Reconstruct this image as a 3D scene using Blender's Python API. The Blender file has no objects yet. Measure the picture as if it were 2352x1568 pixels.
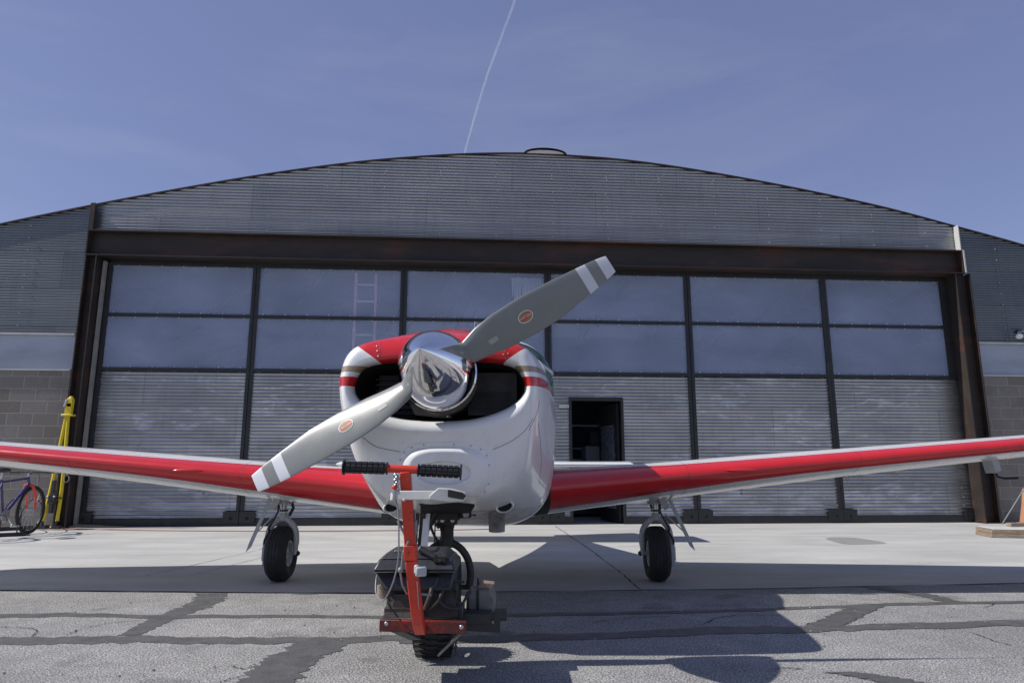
import bpy, math, random
from mathutils import Vector, Matrix, noise
from mathutils.bvhtree import BVHTree
random.seed(7)
R = math.radians
sc = bpy.context.scene
COL = sc.collection

# ------------------------------------------------------------------ camera, sky, sun, exposure
HC = .846; PIT = .1884; FPX = 1592.8
cd = bpy.data.cameras.new('camera'); cam = bpy.data.objects.new('camera', cd); COL.objects.link(cam)
cam.location = (0, 0, HC); cam.rotation_euler = (math.pi/2 + PIT, 0, 0)
cd.sensor_width = 36; cd.lens = FPX/2352*36; cd.clip_start = .05; cd.clip_end = 20000
sc.camera = cam
SUN = Vector((-1, -.15, 1.0)).normalized()          # towards the sun
EL = math.asin(SUN.z); AZ = math.atan2(SUN.x, SUN.y)
w = bpy.data.worlds.new('World'); sc.world = w; w.use_nodes = True
nt = w.node_tree; bg = nt.nodes['Background']
sky = nt.nodes.new('ShaderNodeTexSky'); sky.sky_type = 'NISHITA'; sky.sun_disc = False
sky.sun_elevation = EL; sky.sun_rotation = AZ; sky.altitude = 1500; sky.air_density = 1.0; sky.dust_density = .2; sky.ozone_density = 1.6
hs = nt.nodes.new('ShaderNodeHueSaturation'); hs.inputs['Hue'].default_value = .52; hs.inputs['Saturation'].default_value = .87; hs.inputs['Value'].default_value = 1.42
nt.links.new(sky.outputs[0], hs.inputs['Color']); fl_ = nt.nodes.new('ShaderNodeMix'); fl_.data_type = 'RGBA'; fl_.inputs[0].default_value = .5; fl_.inputs[7].default_value = (1.80, 2.32, 4.45, 1)
nt.links.new(hs.outputs[0], fl_.inputs[6])
wc = nt.nodes.new('ShaderNodeTexCoord'); wm = nt.nodes.new('ShaderNodeMapping'); wm.inputs['Rotation'].default_value = (0, .5, .2); wm.inputs['Scale'].default_value = (1, 1, 4.5)
wn = nt.nodes.new('ShaderNodeTexNoise'); wn.inputs['Scale'].default_value = 2.2; wn.inputs['Detail'].default_value = 7; wn.inputs['Roughness'].default_value = .6; wn.inputs['Distortion'].default_value = .4
wr0 = nt.nodes.new('ShaderNodeValToRGB'); wr0.color_ramp.elements[0].position = .5; wr0.color_ramp.elements[1].position = .85; wr0.color_ramp.elements[1].color = (.16, .16, .16, 1)
ci = nt.nodes.new('ShaderNodeMix'); ci.data_type = 'RGBA'; ci.inputs[7].default_value = (5.5, 5.9, 6.6, 1)      # faint high cirrus
nt.links.new(wc.outputs['Generated'], wm.inputs[0]); nt.links.new(wm.outputs[0], wn.inputs['Vector']); nt.links.new(wn.outputs[0], wr0.inputs[0])
nt.links.new(wr0.outputs[0], ci.inputs[0]); nt.links.new(fl_.outputs[2], ci.inputs[6]); nt.links.new(ci.outputs[2], bg.inputs['Color'])
bg.inputs['Strength'].default_value = .085
sd = bpy.data.lights.new('sun', 'SUN'); so = bpy.data.objects.new('sun', sd); COL.objects.link(so)
sd.energy = 4.2; sd.angle = R(.5); sd.color = (1, .96, .9)
so.rotation_euler = SUN.to_track_quat('Z', 'Y').to_euler(); so.location = (-20, -5, 20)
sc.view_settings.view_transform = 'Standard'; sc.view_settings.look = 'None'
sc.view_settings.exposure = .2; sc.view_settings.gamma = 1
sc.cycles.max_bounces = 8; sc.cycles.transparent_max_bounces = 12

def at(px, py, Y):
    a = (px-1176)/FPX; b = (784-py)/FPX
    d = (a, math.cos(PIT)-b*math.sin(PIT), math.sin(PIT)+b*math.cos(PIT))
    t = Y/d[1]; return Vector((d[0]*t, Y, HC+d[2]*t))
def gr(px, py, z=0.):
    a = (px-1176)/FPX; b = (784-py)/FPX
    d = Vector((a, math.cos(PIT)-b*math.sin(PIT), math.sin(PIT)+b*math.cos(PIT)))
    return d*((z-HC)/d.z)+Vector((0, 0, HC))

# ------------------------------------------------------------------ materials
def nodes(name):
    m = bpy.data.materials.new(name); m.use_nodes = True
    t = m.node_tree; return m, t, t.nodes['Principled BSDF']
def mixc(t, fac, a, b, mode='MIX'):
    n = t.nodes.new('ShaderNodeMix'); n.data_type = 'RGBA'; n.blend_type = mode
    for s, v in ((n.inputs[0], fac), (n.inputs[6], a), (n.inputs[7], b)):
        if hasattr(v, 'links'): t.links.new(v, s)
        elif isinstance(v, (int, float)): s.default_value = v
        else: s.default_value = (*v[:3], 1)
    return n.outputs[2]
def nz(t, scale, detail=4, rough=.6, st=(1, 1, 1), off=0, dist=0):
    tc = t.nodes.new('ShaderNodeTexCoord'); mp = t.nodes.new('ShaderNodeMapping')
    mp.inputs['Scale'].default_value = st; mp.inputs['Location'].default_value = (off, off*.7, off*.3)
    n = t.nodes.new('ShaderNodeTexNoise'); n.inputs['Scale'].default_value = scale
    n.inputs['Detail'].default_value = detail; n.inputs['Roughness'].default_value = rough; n.inputs['Distortion'].default_value = dist
    t.links.new(tc.outputs['Object'], mp.inputs[0]); t.links.new(mp.outputs[0], n.inputs['Vector'])
    return n.outputs[0]
def ramp(t, v, p0, p1, c0=(0, 0, 0), c1=(1, 1, 1)):
    r = t.nodes.new('ShaderNodeValToRGB'); e = r.color_ramp.elements
    e[0].position = p0; e[1].position = p1; e[0].color = (*c0, 1); e[1].color = (*c1, 1)
    t.links.new(v, r.inputs[0]); return r.outputs[0]
def bump(t, b, v, strength, dist=.01):
    n = t.nodes.new('ShaderNodeBump'); n.inputs['Strength'].default_value = strength; n.inputs['Distance'].default_value = dist
    t.links.new(v, n.inputs['Height']); t.links.new(n.outputs[0], b.inputs['Normal'])
def mth(t, op, a, b=None, c=None):
    n = t.nodes.new('ShaderNodeMath'); n.operation = op
    for s, v in zip(n.inputs, (a, b, c)):
        if v is None: continue
        if hasattr(v, 'links'): t.links.new(v, s)
        else: s.default_value = v
    return n.outputs[0]
def pm(name, col, rough=.5, metal=0, var=.15, vs=6, bmp=0, bs=60, coat=0, dirt=None, damt=.5, ds=3, rvar=.1, st=(1, 1, 1)):
    m, t, b = nodes(name)
    dark = tuple(c*(1-var) for c in col); lite = tuple(min(1, c*(1+var)) for c in col)
    c = mixc(t, ramp(t, nz(t, vs, 6, .65, st), .3, .7), dark, lite)
    if dirt: c = mixc(t, ramp(t, nz(t, ds, 8, .7, st, 5), .52, .75, (0, 0, 0), (damt,)*3), c, dirt)
    t.links.new(c, b.inputs['Base Color'])
    b.inputs['Metallic'].default_value = metal
    r = mth(t, 'MULTIPLY_ADD', nz(t, vs*2.3, 4, .6, st, 9), rvar*2, rough-rvar)
    t.links.new(r, b.inputs['Roughness'])
    b.inputs['Coat Weight'].default_value = coat; b.inputs['Coat Roughness'].default_value = .06
    if bmp: bump(t, b, nz(t, bs, 5, .6, st, 3), bmp, .004)
    return m
M = {}
M['white'] = pm('white_paint', (.80, .80, .80), .28, var=.05, vs=4, coat=.4, dirt=(.42, .40, .36), damt=.15, ds=3, rvar=.05)
M['red'] = pm('red_paint', (.56, .016, .018), .25, var=.08, vs=5, coat=.6, rvar=.05)
M['tugred'] = pm('tug_red_paint', (.62, .045, .02), .4, var=.12, vs=14, dirt=(.12, .03, .02), damt=.5, ds=12)
M['dirtyred'] = pm('grimy_tug_red', (.09, .014, .01), .5, var=.5, vs=10, dirt=(.5, .03, .018), damt=.9, ds=6)
M['black'] = pm('black_metal', (.02, .02, .022), .45, var=.3, vs=20, bmp=.2)
M['blackplastic'] = pm('black_plastic', (.028, .03, .034), .38, var=.35, vs=12, dirt=(.12, .12, .12), damt=.35, ds=18, bmp=.1, bs=200)
M['rubber'] = pm('tyre_rubber', (.018, .018, .018), .75, var=.3, vs=14, dirt=(.06, .055, .05), damt=.5, ds=10, bmp=.3, bs=160)
M['grip'] = pm('grip_rubber', (.012, .012, .012), .42, var=.3, vs=30)
M['chrome'] = pm('polished_chrome', (.86, .86, .87), .07, metal=1, var=.02, vs=8, rvar=.012)
M['steel'] = pm('bare_steel', (.5, .5, .5), .35, metal=1, var=.2, vs=30)
M['alu'] = pm('grey_gear_paint', (.42, .43, .44), .45, var=.12, vs=15, dirt=(.12, .1, .08), damt=.5, ds=14)
M['blade'] = pm('grey_blade_paint', (.20, .21, .203), .33, var=.05, vs=6, dirt=(.25, .25, .24), damt=.2, ds=20)
M['bladewhite'] = pm('white_blade_paint', (.62, .63, .66), .4, var=.04, vs=8)
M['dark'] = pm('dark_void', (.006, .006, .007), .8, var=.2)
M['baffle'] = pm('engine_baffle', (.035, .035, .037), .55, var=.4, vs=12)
M['grime'] = pm('greasy_casting', (.035, .03, .024), .6, var=.5, vs=18, bmp=.5, bs=60)
M['rust'] = pm('rusty_tan_steel', (.25, .2, .15), .75, var=.35, vs=20, dirt=(.1, .05, .02), damt=.6, ds=15, bmp=.4)
M['pink'] = pm('faded_pink_fibreglass', (.85, .34, .36), .6, var=.1)
M['seam'] = pm('seam_grey', (.12, .12, .12), .7)  # plain grey of the panel joint lines
M['muff'] = pm('sooty_muffler', (.21, .195, .17), .7, var=.3, vs=16, dirt=(.02, .018, .015), damt=.95, ds=9, bmp=.3)
M['damp'] = pm('damp_concrete', (.27, .268, .255), .7, var=.1)
M['grit'] = pm('pale_grit', (.3, .28, .25), .9, var=.5, vs=3)
M['jamb'] = pm('weathered_jamb', (.27, .26, .24), .6, var=.2)
M['lining'] = pm('crinkled_foil', (.15, .17, .22), .28, metal=.4, var=.4, vs=14, bmp=.4, bs=24)
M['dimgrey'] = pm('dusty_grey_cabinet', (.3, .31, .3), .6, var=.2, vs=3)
M['navy'] = pm('navy_enamel', (.03, .045, .12), .4)
M['yellow'] = pm('yellow_paint', (.66, .5, .01), .4, var=.1, vs=10, dirt=(.2, .15, .03), damt=.3, ds=18)
M['blue'] = pm('blue_frame_paint', (.035, .03, .13), .25, var=.1, coat=.5)
M['neon'] = pm('salmon_fork_paint', (.8, .06, .05), .3, var=.08)
M['wood'] = pm('weathered_wood', (.26, .2, .145), .85, var=.35, vs=5, st=(1, 8, 8), bmp=.4, bs=30, dirt=(.09, .08, .07), damt=.6)
M['tan'] = pm('tan_sand', (.36, .29, .21), .95, var=.2, vs=20, bmp=.5, bs=80)
M['orange'] = pm('faded_orange', (.36, .17, .10), .7, var=.15)
M['cream'] = pm('cream_sheet', (.62, .6, .53), .6, var=.08)
M['beam'] = pm('brown_weathered_steel', (.026, .0185, .0145), .62, metal=0, var=.45, vs=3, st=(.3, 1, 1), dirt=(.13, .04, .018), damt=.75, ds=2.6, bmp=.3, bs=30)
M['frame'] = pm('black_door_frame', (.016, .0165, .018), .5, var=.3, vs=6, dirt=(.05, .045, .04), damt=.5)
M['galv'] = pm('galvanised_trim', (.5, .5, .48), .5, var=.1, vs=8, dirt=(.2, .15, .1), damt=.4)
M['redline'] = pm('faded_red_cord', (.3, .1, .08), .7)
M['lamp'] = pm('lamp_glass', (.75, .75, .72), .15, var=.05)
M['gold'] = pm('olive_gold', (.28, .21, .08), .45, var=.1)
M['decalwhite'] = pm('decal_white', (.7, .7, .66), .4, var=.03)
M['decalred'] = pm('decal_red', (.5, .04, .03), .4, var=.05)
M['cable'] = pm('grey_cable_sheath', (.22, .225, .225), .4, var=.1)
M['lightgrey'] = pm('light_grey_enamel', (.62, .63, .60), .5, var=.15, vs=3)

def specks(mname, col, scale, th, amt):
    t = M[mname].node_tree; b = t.nodes['Principled BSDF']; l = b.inputs['Base Color'].links[0].from_socket
    c = mixc(t, mth(t, 'MULTIPLY', ramp(t, nz(t, scale, 3, .8, off=31), th, th+.03), amt), l, col); t.links.new(c, b.inputs['Base Color'])
specks('red', (.5, .42, .4), 70, .735, .7)
specks('white', (.25, .2, .16), 55, .73, .6)
specks('blade', (.4, .4, .38), 90, .73, .7)
specks('tugred', (.06, .03, .025), 30, .66, .8)
def m_asphalt():
    m, t, b = nodes('aged_asphalt')
    fine = ramp(t, nz(t, 110, 3, .8), .40, .60, (.10, .098, .094), (.62, .61, .59))
    v = t.nodes.new('ShaderNodeTexVoronoi'); v.inputs['Scale'].default_value = 110
    tc = t.nodes.new('ShaderNodeTexCoord'); t.links.new(tc.outputs['Object'], v.inputs['Vector'])
    st = ramp(t, v.outputs['Distance'], .0, .5, (1.0, 1.0, 1.0), (.55, .55, .55))
    c = mixc(t, .55, fine, st, 'MULTIPLY')
    sp = t.nodes.new('ShaderNodeSeparateColor'); t.links.new(v.outputs['Color'], sp.inputs[0])
    stone = ramp(t, sp.outputs[0], .93, .96)
    c = mixc(t, mth(t, 'MULTIPLY', stone, .55), c, (.55, .53, .5))
    big = ramp(t, nz(t, .9, 6, .6), .3, .7, (.8, .8, .8), (1.12, 1.12, 1.12))
    c = mixc(t, 1., c, big, 'MULTIPLY')
    med = ramp(t, nz(t, 6, 5, .7, off=4), .35, .65, (.86, .86, .86), (1.08, 1.08, 1.08))
    c = mixc(t, 1., c, med, 'MULTIPLY')
    spot = ramp(t, nz(t, 2.3, 3, .5, off=11), .64, .72)
    c = mixc(t, mth(t, 'MULTIPLY', spot, .4), c, (.06, .058, .055))
    t.links.new(c, b.inputs['Base Color']); b.inputs['Roughness'].default_value = .85
    h = mth(t, 'ADD', nz(t, 130, 3, .8, off=2), v.outputs['Distance'])
    bump(t, b, h, .7, .006); return m
M['asphalt'] = m_asphalt()
def m_tar():
    m, t, b = nodes('crack_sealant')
    c = ramp(t, nz(t, 9, 8, .7), .3, .7, (.065, .065, .066), (.135, .134, .131))
    c = mixc(t, ramp(t, nz(t, 40, 3, .7, off=3), .66, .7), c, (.2, .19, .18))
    t.links.new(c, b.inputs['Base Color']); b.inputs['Roughness'].default_value = .5
    bump(t, b, nz(t, 90, 4, .7), .8, .006); return m
M['tar'] = m_tar()
def m_conc():
    m, t, b = nodes('concrete_apron')
    c = ramp(t, nz(t, 1.2, 8, .62, (.6, 1.6, 1)), .3, .72, (.36, .355, .335), (.52, .515, .49))
    c = mixc(t, ramp(t, nz(t, 5, 8, .75, (.35, 2.2, 1), 7, 1.2), .55, .75, (0, 0, 0), (.6,)*3), c, (.33, .32, .3))
    c = mixc(t, ramp(t, nz(t, 2, 6, .7, (1, 3, 1), 3, 1.5), .6, .78, (0, 0, 0), (.5,)*3), c, (.62, .6, .56))
    c = mixc(t, ramp(t, nz(t, 60, 3, .7, off=3), .72, .76, (0, 0, 0), (.6,)*3), c, (.16, .15, .14))
    t.links.new(c, b.inputs['Base Color']); b.inputs['Roughness'].default_value = .8
    bump(t, b, nz(t, 200, 4, .7), .25, .003); return m
M['conc'] = m_conc()
def m_corr(name, a, bcol, stain=0, seed=0, zl=0):
    m, t, b = nodes(name)
    c = mixc(t, ramp(t, nz(t, 2.5, 6, .6, (.35, 1, 1), seed), .3, .7), a, bcol)
    c = mixc(t, ramp(t, nz(t, 3, 7, .7, (5, 1, .35), seed+4), .5, .8, (0, 0, 0), (.35,)*3), c, tuple(x*.55 for x in a))
    if stain:
        f = ramp(t, nz(t, 1.7, 7, .62, (.5, 1, 2.2), seed+8, 1.0), .52, .62)
        tc = t.nodes.new('ShaderNodeTexCoord'); s = t.nodes.new('ShaderNodeSeparateXYZ'); t.links.new(tc.outputs['Object'], s.inputs[0])
        lo = mth(t, 'SUBTRACT', 1.0, mth(t, 'DIVIDE', s.outputs[2], 2.6)); lo = mth(t, 'MAXIMUM', lo, .12)
        c = mixc(t, mth(t, 'MULTIPLY', mth(t, 'MULTIPLY', f, lo), stain), c, (.58, .59, .64))
        dd = mth(t, 'ABSOLUTE', mth(t, 'SUBTRACT', nz(t, .8, 7, .6, (.35, 1, 1.7), 17, .5), .52))
        ln = mth(t, 'MULTIPLY', ramp(t, dd, .003, .02, (1, 1, 1), (0, 0, 0)), ramp(t, nz(t, 4, 5, .7, off=2), .4, .6))
        c = mixc(t, mth(t, 'MULTIPLY', ln, .5), c, (.72, .73, .78))
    t.links.new(c, b.inputs['Base Color']); b.inputs['Metallic'].default_value = .85
    b.inputs['Roughness'].default_value = .34
    bump(t, b, nz(t, 5, 3, .5, (.4, 1, 1), seed), .06, .01); return m
M['corr_gable'] = m_corr('galvanised_corrugated_gable', (.28, .295, .31), (.37, .385, .395), 0, 1)
M['corr_side'] = m_corr('dark_corrugated_siding', (.13, .15, .165), (.17, .19, .20), 0, 3)
M['corr_door'] = m_corr('stained_corrugated_door_skin', (.29, .295, .30), (.43, .43, .42), .7, 5)
for k_ in ('corr_gable', 'corr_side', 'corr_door'):
    t = M[k_].node_tree; b = t.nodes['Principled BSDF']; l = b.inputs['Base Color'].links[0].from_socket
    tc = t.nodes.new('ShaderNodeTexCoord'); s3 = t.nodes.new('ShaderNodeSeparateXYZ'); cb = t.nodes.new('ShaderNodeCombineXYZ')
    t.links.new(tc.outputs['Object'], s3.inputs[0]); t.links.new(s3.outputs[0], cb.inputs[0]); t.links.new(s3.outputs[2], cb.inputs[1])
    br = t.nodes.new('ShaderNodeTexBrick'); t.links.new(cb.outputs[0], br.inputs['Vector']); br.inputs['Scale'].default_value = 1
    br.inputs['Brick Width'].default_value = 3.1; br.inputs['Row Height'].default_value = .66; br.inputs['Mortar Size'].default_value = .004
    br.inputs['Color1'].default_value = (.86, .87, .88, 1); br.inputs['Color2'].default_value = (1.08, 1.07, 1.05, 1); br.inputs['Mortar'].default_value = (.5, .5, .5, 1)
    t.links.new(mixc(t, 1., l, br.outputs['Color'], 'MULTIPLY'), b.inputs['Base Color'])
def m_block():
    m, t, b = nodes('concrete_block')
    tc = t.nodes.new('ShaderNodeTexCoord'); s = t.nodes.new('ShaderNodeSeparateXYZ'); cb = t.nodes.new('ShaderNodeCombineXYZ')
    t.links.new(tc.outputs['Object'], s.inputs[0]); t.links.new(s.outputs[0], cb.inputs[0]); t.links.new(s.outputs[2], cb.inputs[1])
    br = t.nodes.new('ShaderNodeTexBrick'); t.links.new(cb.outputs[0], br.inputs['Vector'])
    br.inputs['Scale'].default_value = 1; br.inputs['Brick Width'].default_value = .406; br.inputs['Row Height'].default_value = .203
    br.inputs['Mortar Size'].default_value = .008; br.inputs['Mortar Smooth'].default_value = .3
    br.inputs['Color1'].default_value = (.185, .165, .14, 1); br.inputs['Color2'].default_value = (.24, .22, .2, 1); br.inputs['Mortar'].default_value = (.33, .31, .29, 1)
    c = mixc(t, ramp(t, nz(t, 2.5, 7, .7), .5, .75, (0, 0, 0), (.6,)*3), br.outputs['Color'], (.32, .31, .3))
    c = mixc(t, ramp(t, nz(t, 60, 3, .7), .4, .6, (0, 0, 0), (.25,)*3), c, (.1, .09, .08))
    t.links.new(c, b.inputs['Base Color']); b.inputs['Roughness'].default_value = .9
    h = mth(t, 'MULTIPLY_ADD', br.outputs['Fac'], -1.0, mth(t, 'MULTIPLY', nz(t, 80, 3, .7), .25))
    bump(t, b, h, .6, .01); return m
M['block'] = m_block()
def m_pane(name, base, transp, rough, tint):
    m, t, b = nodes(name); out = t.nodes['Material Output']
    c = mixc(t, ramp(t, nz(t, 1.1, 6, .6, (.6, 1, 1.4)), .3, .7), tuple(x*.8 for x in base), tuple(x*1.25 for x in base))
    t.links.new(c, b.inputs['Base Color']); 
    t.links.new(mth(t, 'MULTIPLY_ADD', nz(t, 3, 5, .6), .14, rough), b.inputs['Roughness'])
    bump(t, b, nz(t, .9, 2, .5, (1, 1, 3.5), 6), .07, .02)
    b.inputs['Specular IOR Level'].default_value = .6
    tr = t.nodes.new('ShaderNodeBsdfTransparent'); tr.inputs[0].default_value = (*tint, 1)
    mx = t.nodes.new('ShaderNodeMixShader'); mx.inputs[0].default_value = transp
    t.links.new(b.outputs[0], mx.inputs[1]); t.links.new(tr.outputs[0], mx.inputs[2]); t.links.new(mx.outputs[0], out.inputs[0]); return m
M['pane'] = m_pane('smoky_polycarbonate', (.60, .68, .88), .74, .14, (.9, .94, 1))
M['band'] = m_pane('milky_fibreglass', (.36, .4, .47), .1, .3, (.8, .9, 1))
M['glass'] = m_pane('green_tinted_glass', (.05, .12, .115), .3, .03, (.35, .6, .55))
def m_cowl():
    m, t, b = nodes('cowling_paint')
    tc = t.nodes.new('ShaderNodeTexCoord'); s = t.nodes.new('ShaderNodeSeparateXYZ'); t.links.new(tc.outputs['Object'], s.inputs[0])
    ax = mth(t, 'ABSOLUTE', s.outputs[0]); z = s.outputs[2]; y = s.outputs[1]
    W = mixc(t, ramp(t, nz(t, 7, 6, .7), .5, .8, (0, 0, 0), (.25,)*3), (.80, .805, .81), (.62, .60, .56))
    low = mth(t, 'MULTIPLY', mth(t, 'LESS_THAN', z, .66), ramp(t, nz(t, 6, 6, .7, off=2), .35, .6))
    W = mixc(t, mth(t, 'MULTIPLY', low, .55), W, (.3, .25, .19))
    sl = mth(t, 'MULTIPLY', mth(t, 'ADD', y, 1.62), .06)      # stripes climb slightly going aft
    def band(z0, z1):
        zz = mth(t, 'SUBTRACT', z, sl)
        return mth(t, 'MULTIPLY', mth(t, 'GREATER_THAN', zz, z0), mth(t, 'LESS_THAN', zz, z1))
    outer = mth(t, 'GREATER_THAN', ax, .36)
    c = mixc(t, mth(t, 'MULTIPLY', band(1.338, 1.368), outer), W, (.33, .25, .17))
    c = mixc(t, mth(t, 'MULTIPLY', band(1.268, 1.315), outer), c, (.56, .018, .018))
    thr = mth(t, 'MULTIPLY_ADD', mth(t, 'SUBTRACT', ax, .31), .72, 1.388)
    hi = mth(t, 'MULTIPLY', mth(t, 'GREATER_THAN', z, thr), mth(t, 'LESS_THAN', ax, .50))
    c = mixc(t, hi, c, (.56, .018, .02))
    c = mixc(t, mth(t, 'MULTIPLY', ramp(t, nz(t, 55, 3, .8, off=31), .71, .74), .6), c, (.2, .16, .12))
    c = mixc(t, mth(t, 'MULTIPLY', ramp(t, nz(t, 4, 6, .7, (6, 6, .6), 21), .56, .72), .22), c, (.3, .27, .22))
    t.links.new(c, b.inputs['Base Color']); b.inputs['Roughness'].default_value = .27; b.inputs['Coat Weight'].default_value = .5
    bump(t, b, nz(t, 4.5, 3, .5), .12, .02); return m
M['cowl'] = m_cowl()
def m_label():
    m, t, b = nodes('blade_label')
    wv = t.nodes.new('ShaderNodeTexWave'); wv.wave_type = 'BANDS'; wv.bands_direction = 'Z'; wv.inputs['Scale'].default_value = 60; wv.inputs['Distortion'].default_value = 3
    tc = t.nodes.new('ShaderNodeTexCoord'); t.links.new(tc.outputs['Object'], wv.inputs[0])
    t.links.new(mixc(t, wv.outputs[0], (.28, .28, .27), (.42, .42, .4)), b.inputs['Base Color']); return m
M['label'] = m_label()
def m_trail():
    m, t, b = nodes('contrail_vapour'); out = t.nodes['Material Output']
    b.inputs['Base Color'].default_value = (.95, .95, .97, 1); b.inputs['Roughness'].default_value = 1
    tr = t.nodes.new('ShaderNodeBsdfTransparent'); mx = t.nodes.new('ShaderNodeMixShader')
    lw = t.nodes.new('ShaderNodeLayerWeight'); lw.inputs[0].default_value = .5
    edge = mth(t, 'SUBTRACT', 1.0, lw.outputs['Facing'])
    f = mth(t, 'MULTIPLY', mth(t, 'MULTIPLY', edge, ramp(t, nz(t, .004, 3, .5), .2, .6, (.5,)*3)), .26)
    t.links.new(f, mx.inputs[0]); t.links.new(tr.outputs[0], mx.inputs[1]); t.links.new(b.outputs[0], mx.inputs[2]); t.links.new(mx.outputs[0], out.inputs[0]); return m
M['trail'] = m_trail()

# ------------------------------------------------------------------ mesh helpers
INV = {}
def tag(o, label, cat, group=None, kind=None):
    if label: o['label'] = label
    if cat: o['category'] = cat
    if group: o['group'] = group
    if kind: o['kind'] = kind
    return o
def thing(name, label, cat, loc, rz=0, group=None):
    o = bpy.data.objects.new(name, None); COL.objects.link(o); o.empty_display_size = .2
    o.location = loc; o.rotation_euler = (0, 0, rz)
    INV[o.name] = (Matrix.Translation(loc) @ Matrix.Rotation(rz, 4, 'Z')).inverted()
    return tag(o, label, cat, group)
class MB:
    def __init__(s): s.v = []; s.f = []; s.m = []
    def add(s, vs, fs, mi=0):
        o = len(s.v); s.v += [Vector(a) for a in vs]; s.f += [[i+o for i in f] for f in fs]; s.m += [mi]*len(fs); return s
    def box(s, c, d, rot=None, mi=0, taper=1.):
        x, y, z = [a/2 for a in d]; k = taper
        vs = [Vector(p) for p in ((-x, -y, -z), (x, -y, -z), (x, y, -z), (-x, y, -z), (-x*k, -y*k, z), (x*k, -y*k, z), (x*k, y*k, z), (-x*k, y*k, z))]
        if rot is not None: vs = [rot @ p for p in vs]
        return s.add([p+Vector(c) for p in vs], [(0, 3, 2, 1), (4, 5, 6, 7), (0, 1, 5, 4), (1, 2, 6, 5), (2, 3, 7, 6), (3, 0, 4, 7)], mi)
    def bb(s, x0, x1, y0, y1, z0, z1, mi=0): return s.box(((x0+x1)/2, (y0+y1)/2, (z0+z1)/2), (x1-x0, y1-y0, z1-z0), None, mi)
    def tube(s, pts, r, n=12, mi=0, caps=True, flat=None):
        pts = [Vector(p) for p in pts]; rr = r if isinstance(r, (list, tuple)) else [r]*len(pts)
        vs = []; up = Vector((0, 0, 1)); prev = None
        for i, p in enumerate(pts):
            d = (pts[min(i+1, len(pts)-1)]-pts[max(i-1, 0)]).normalized()
            if prev is None:
                a = up if abs(d.z) < .9 else Vector((1, 0, 0)); u = d.cross(a).normalized()
            else: u = (prev - d*prev.dot(d)).normalized()
            prev = u; v = d.cross(u)
            for k in range(n):
                a = 2*math.pi*k/n; vs.append(p+(u*math.cos(a)+v*math.sin(a)*(flat or 1))*rr[i])
        fs = [(i*n+k, i*n+(k+1) % n, (i+1)*n+(k+1) % n, (i+1)*n+k) for i in range(len(pts)-1) for k in range(n)]
        if caps: fs += [tuple(range(n))[::-1], tuple((len(pts)-1)*n+k for k in range(n))]
        return s.add(vs, fs, mi)
    def bar(s, p, q, wx, wy, mi=0, side=(1, 0, 0), k=1.):
        p = Vector(p); q = Vector(q); d = (q-p).normalized(); u = Vector(side); u = (u-d*u.dot(d)).normalized(); v = d.cross(u)
        vs = [e+u*a*wx/2*kk+v*b*wy/2*kk for e, kk in ((p, 1), (q, k)) for a, b in ((-1, -1), (1, -1), (1, 1), (-1, 1))]
        return s.add(vs, [(0, 3, 2, 1), (4, 5, 6, 7), (0, 1, 5, 4), (1, 2, 6, 5), (2, 3, 7, 6), (3, 0, 4, 7)], mi)
    def lathe(s, o, axis, prof, n=32, mi=0, u=None):
        o = Vector(o); d = Vector(axis).normalized(); a = Vector((0, 0, 1)) if abs(d.z) < .9 else Vector((1, 0, 0))
        u = d.cross(a).normalized(); v = d.cross(u); vs = []
        for (t, r) in prof:
            for k in range(n):
                an = 2*math.pi*k/n; vs.append(o+d*t+(u*math.cos(an)+v*math.sin(an))*max(r, 1e-5))
        fs = [(i*n+k, i*n+(k+1) % n, (i+1)*n+(k+1) % n, (i+1)*n+k) for i in range(len(prof)-1) for k in range(n)]
        return s.add(vs, fs, mi)
    def ball(s, c, r, n=12, mi=0, sc3=(1, 1, 1)):
        o = len(s.v); s.lathe((0, 0, 0), (0, 0, 1), [(-r*math.cos(math.pi*i/8), r*math.sin(math.pi*i/8)) for i in range(9)], n, mi)
        for i in range(o, len(s.v)): s.v[i] = Vector((s.v[i].x*sc3[0], s.v[i].y*sc3[1], s.v[i].z*sc3[2]))+Vector(c)
        return s
    def prism(s, pts, ext, mi=0):       # outline extruded along ext
        n = len(pts); e = Vector(ext); pts = [Vector(p) for p in pts]
        return s.add(pts+[p+e for p in pts], [tuple(range(n))[::-1], tuple(range(n, 2*n))]+[(i, (i+1) % n, n+(i+1) % n, n+i) for i in range(n)], mi)
    def loft(s, rings, mi=0, closed=True, caps=(False, False)):
        n = len(rings[0]); vs = [p for r in rings for p in r]
        e = n if closed else n-1
        fs = [(i*n+k, i*n+(k+1) % n, (i+1)*n+(k+1) % n, (i+1)*n+k) for i in range(len(rings)-1) for k in range(e)]
        if caps[0]: fs.append(tuple(range(n))[::-1])
        if caps[1]: fs.append(tuple((len(rings)-1)*n+k for k in range(n)))
        return s.add(vs, fs, mi)
    def build(s, name, mats, parent=None, smooth=True, ang=35, bev=0, world=True, tree=None):
        me = bpy.data.meshes.new(name); vs = s.v
        o = bpy.data.objects.new(name, me); COL.objects.link(o)
        if parent is not None:
            o.parent = parent; inv = INV[parent.name]; INV[o.name] = inv
            if world: vs = [inv @ p for p in vs]
        me.from_pydata([tuple(p) for p in vs], [], s.f)
        for x in (mats if isinstance(mats, (list, tuple)) else [mats]): me.materials.append(M[x])
        me.polygons.foreach_set('material_index', s.m)
        me.update(); 
        import bmesh
        b = bmesh.new(); b.from_mesh(me); bmesh.ops.recalc_face_normals(b, faces=b.faces); b.to_mesh(me); b.free()
        if smooth:
            me.polygons.foreach_set('use_smooth', [True]*len(me.polygons)); me.set_sharp_from_angle(angle=R(ang))
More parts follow.
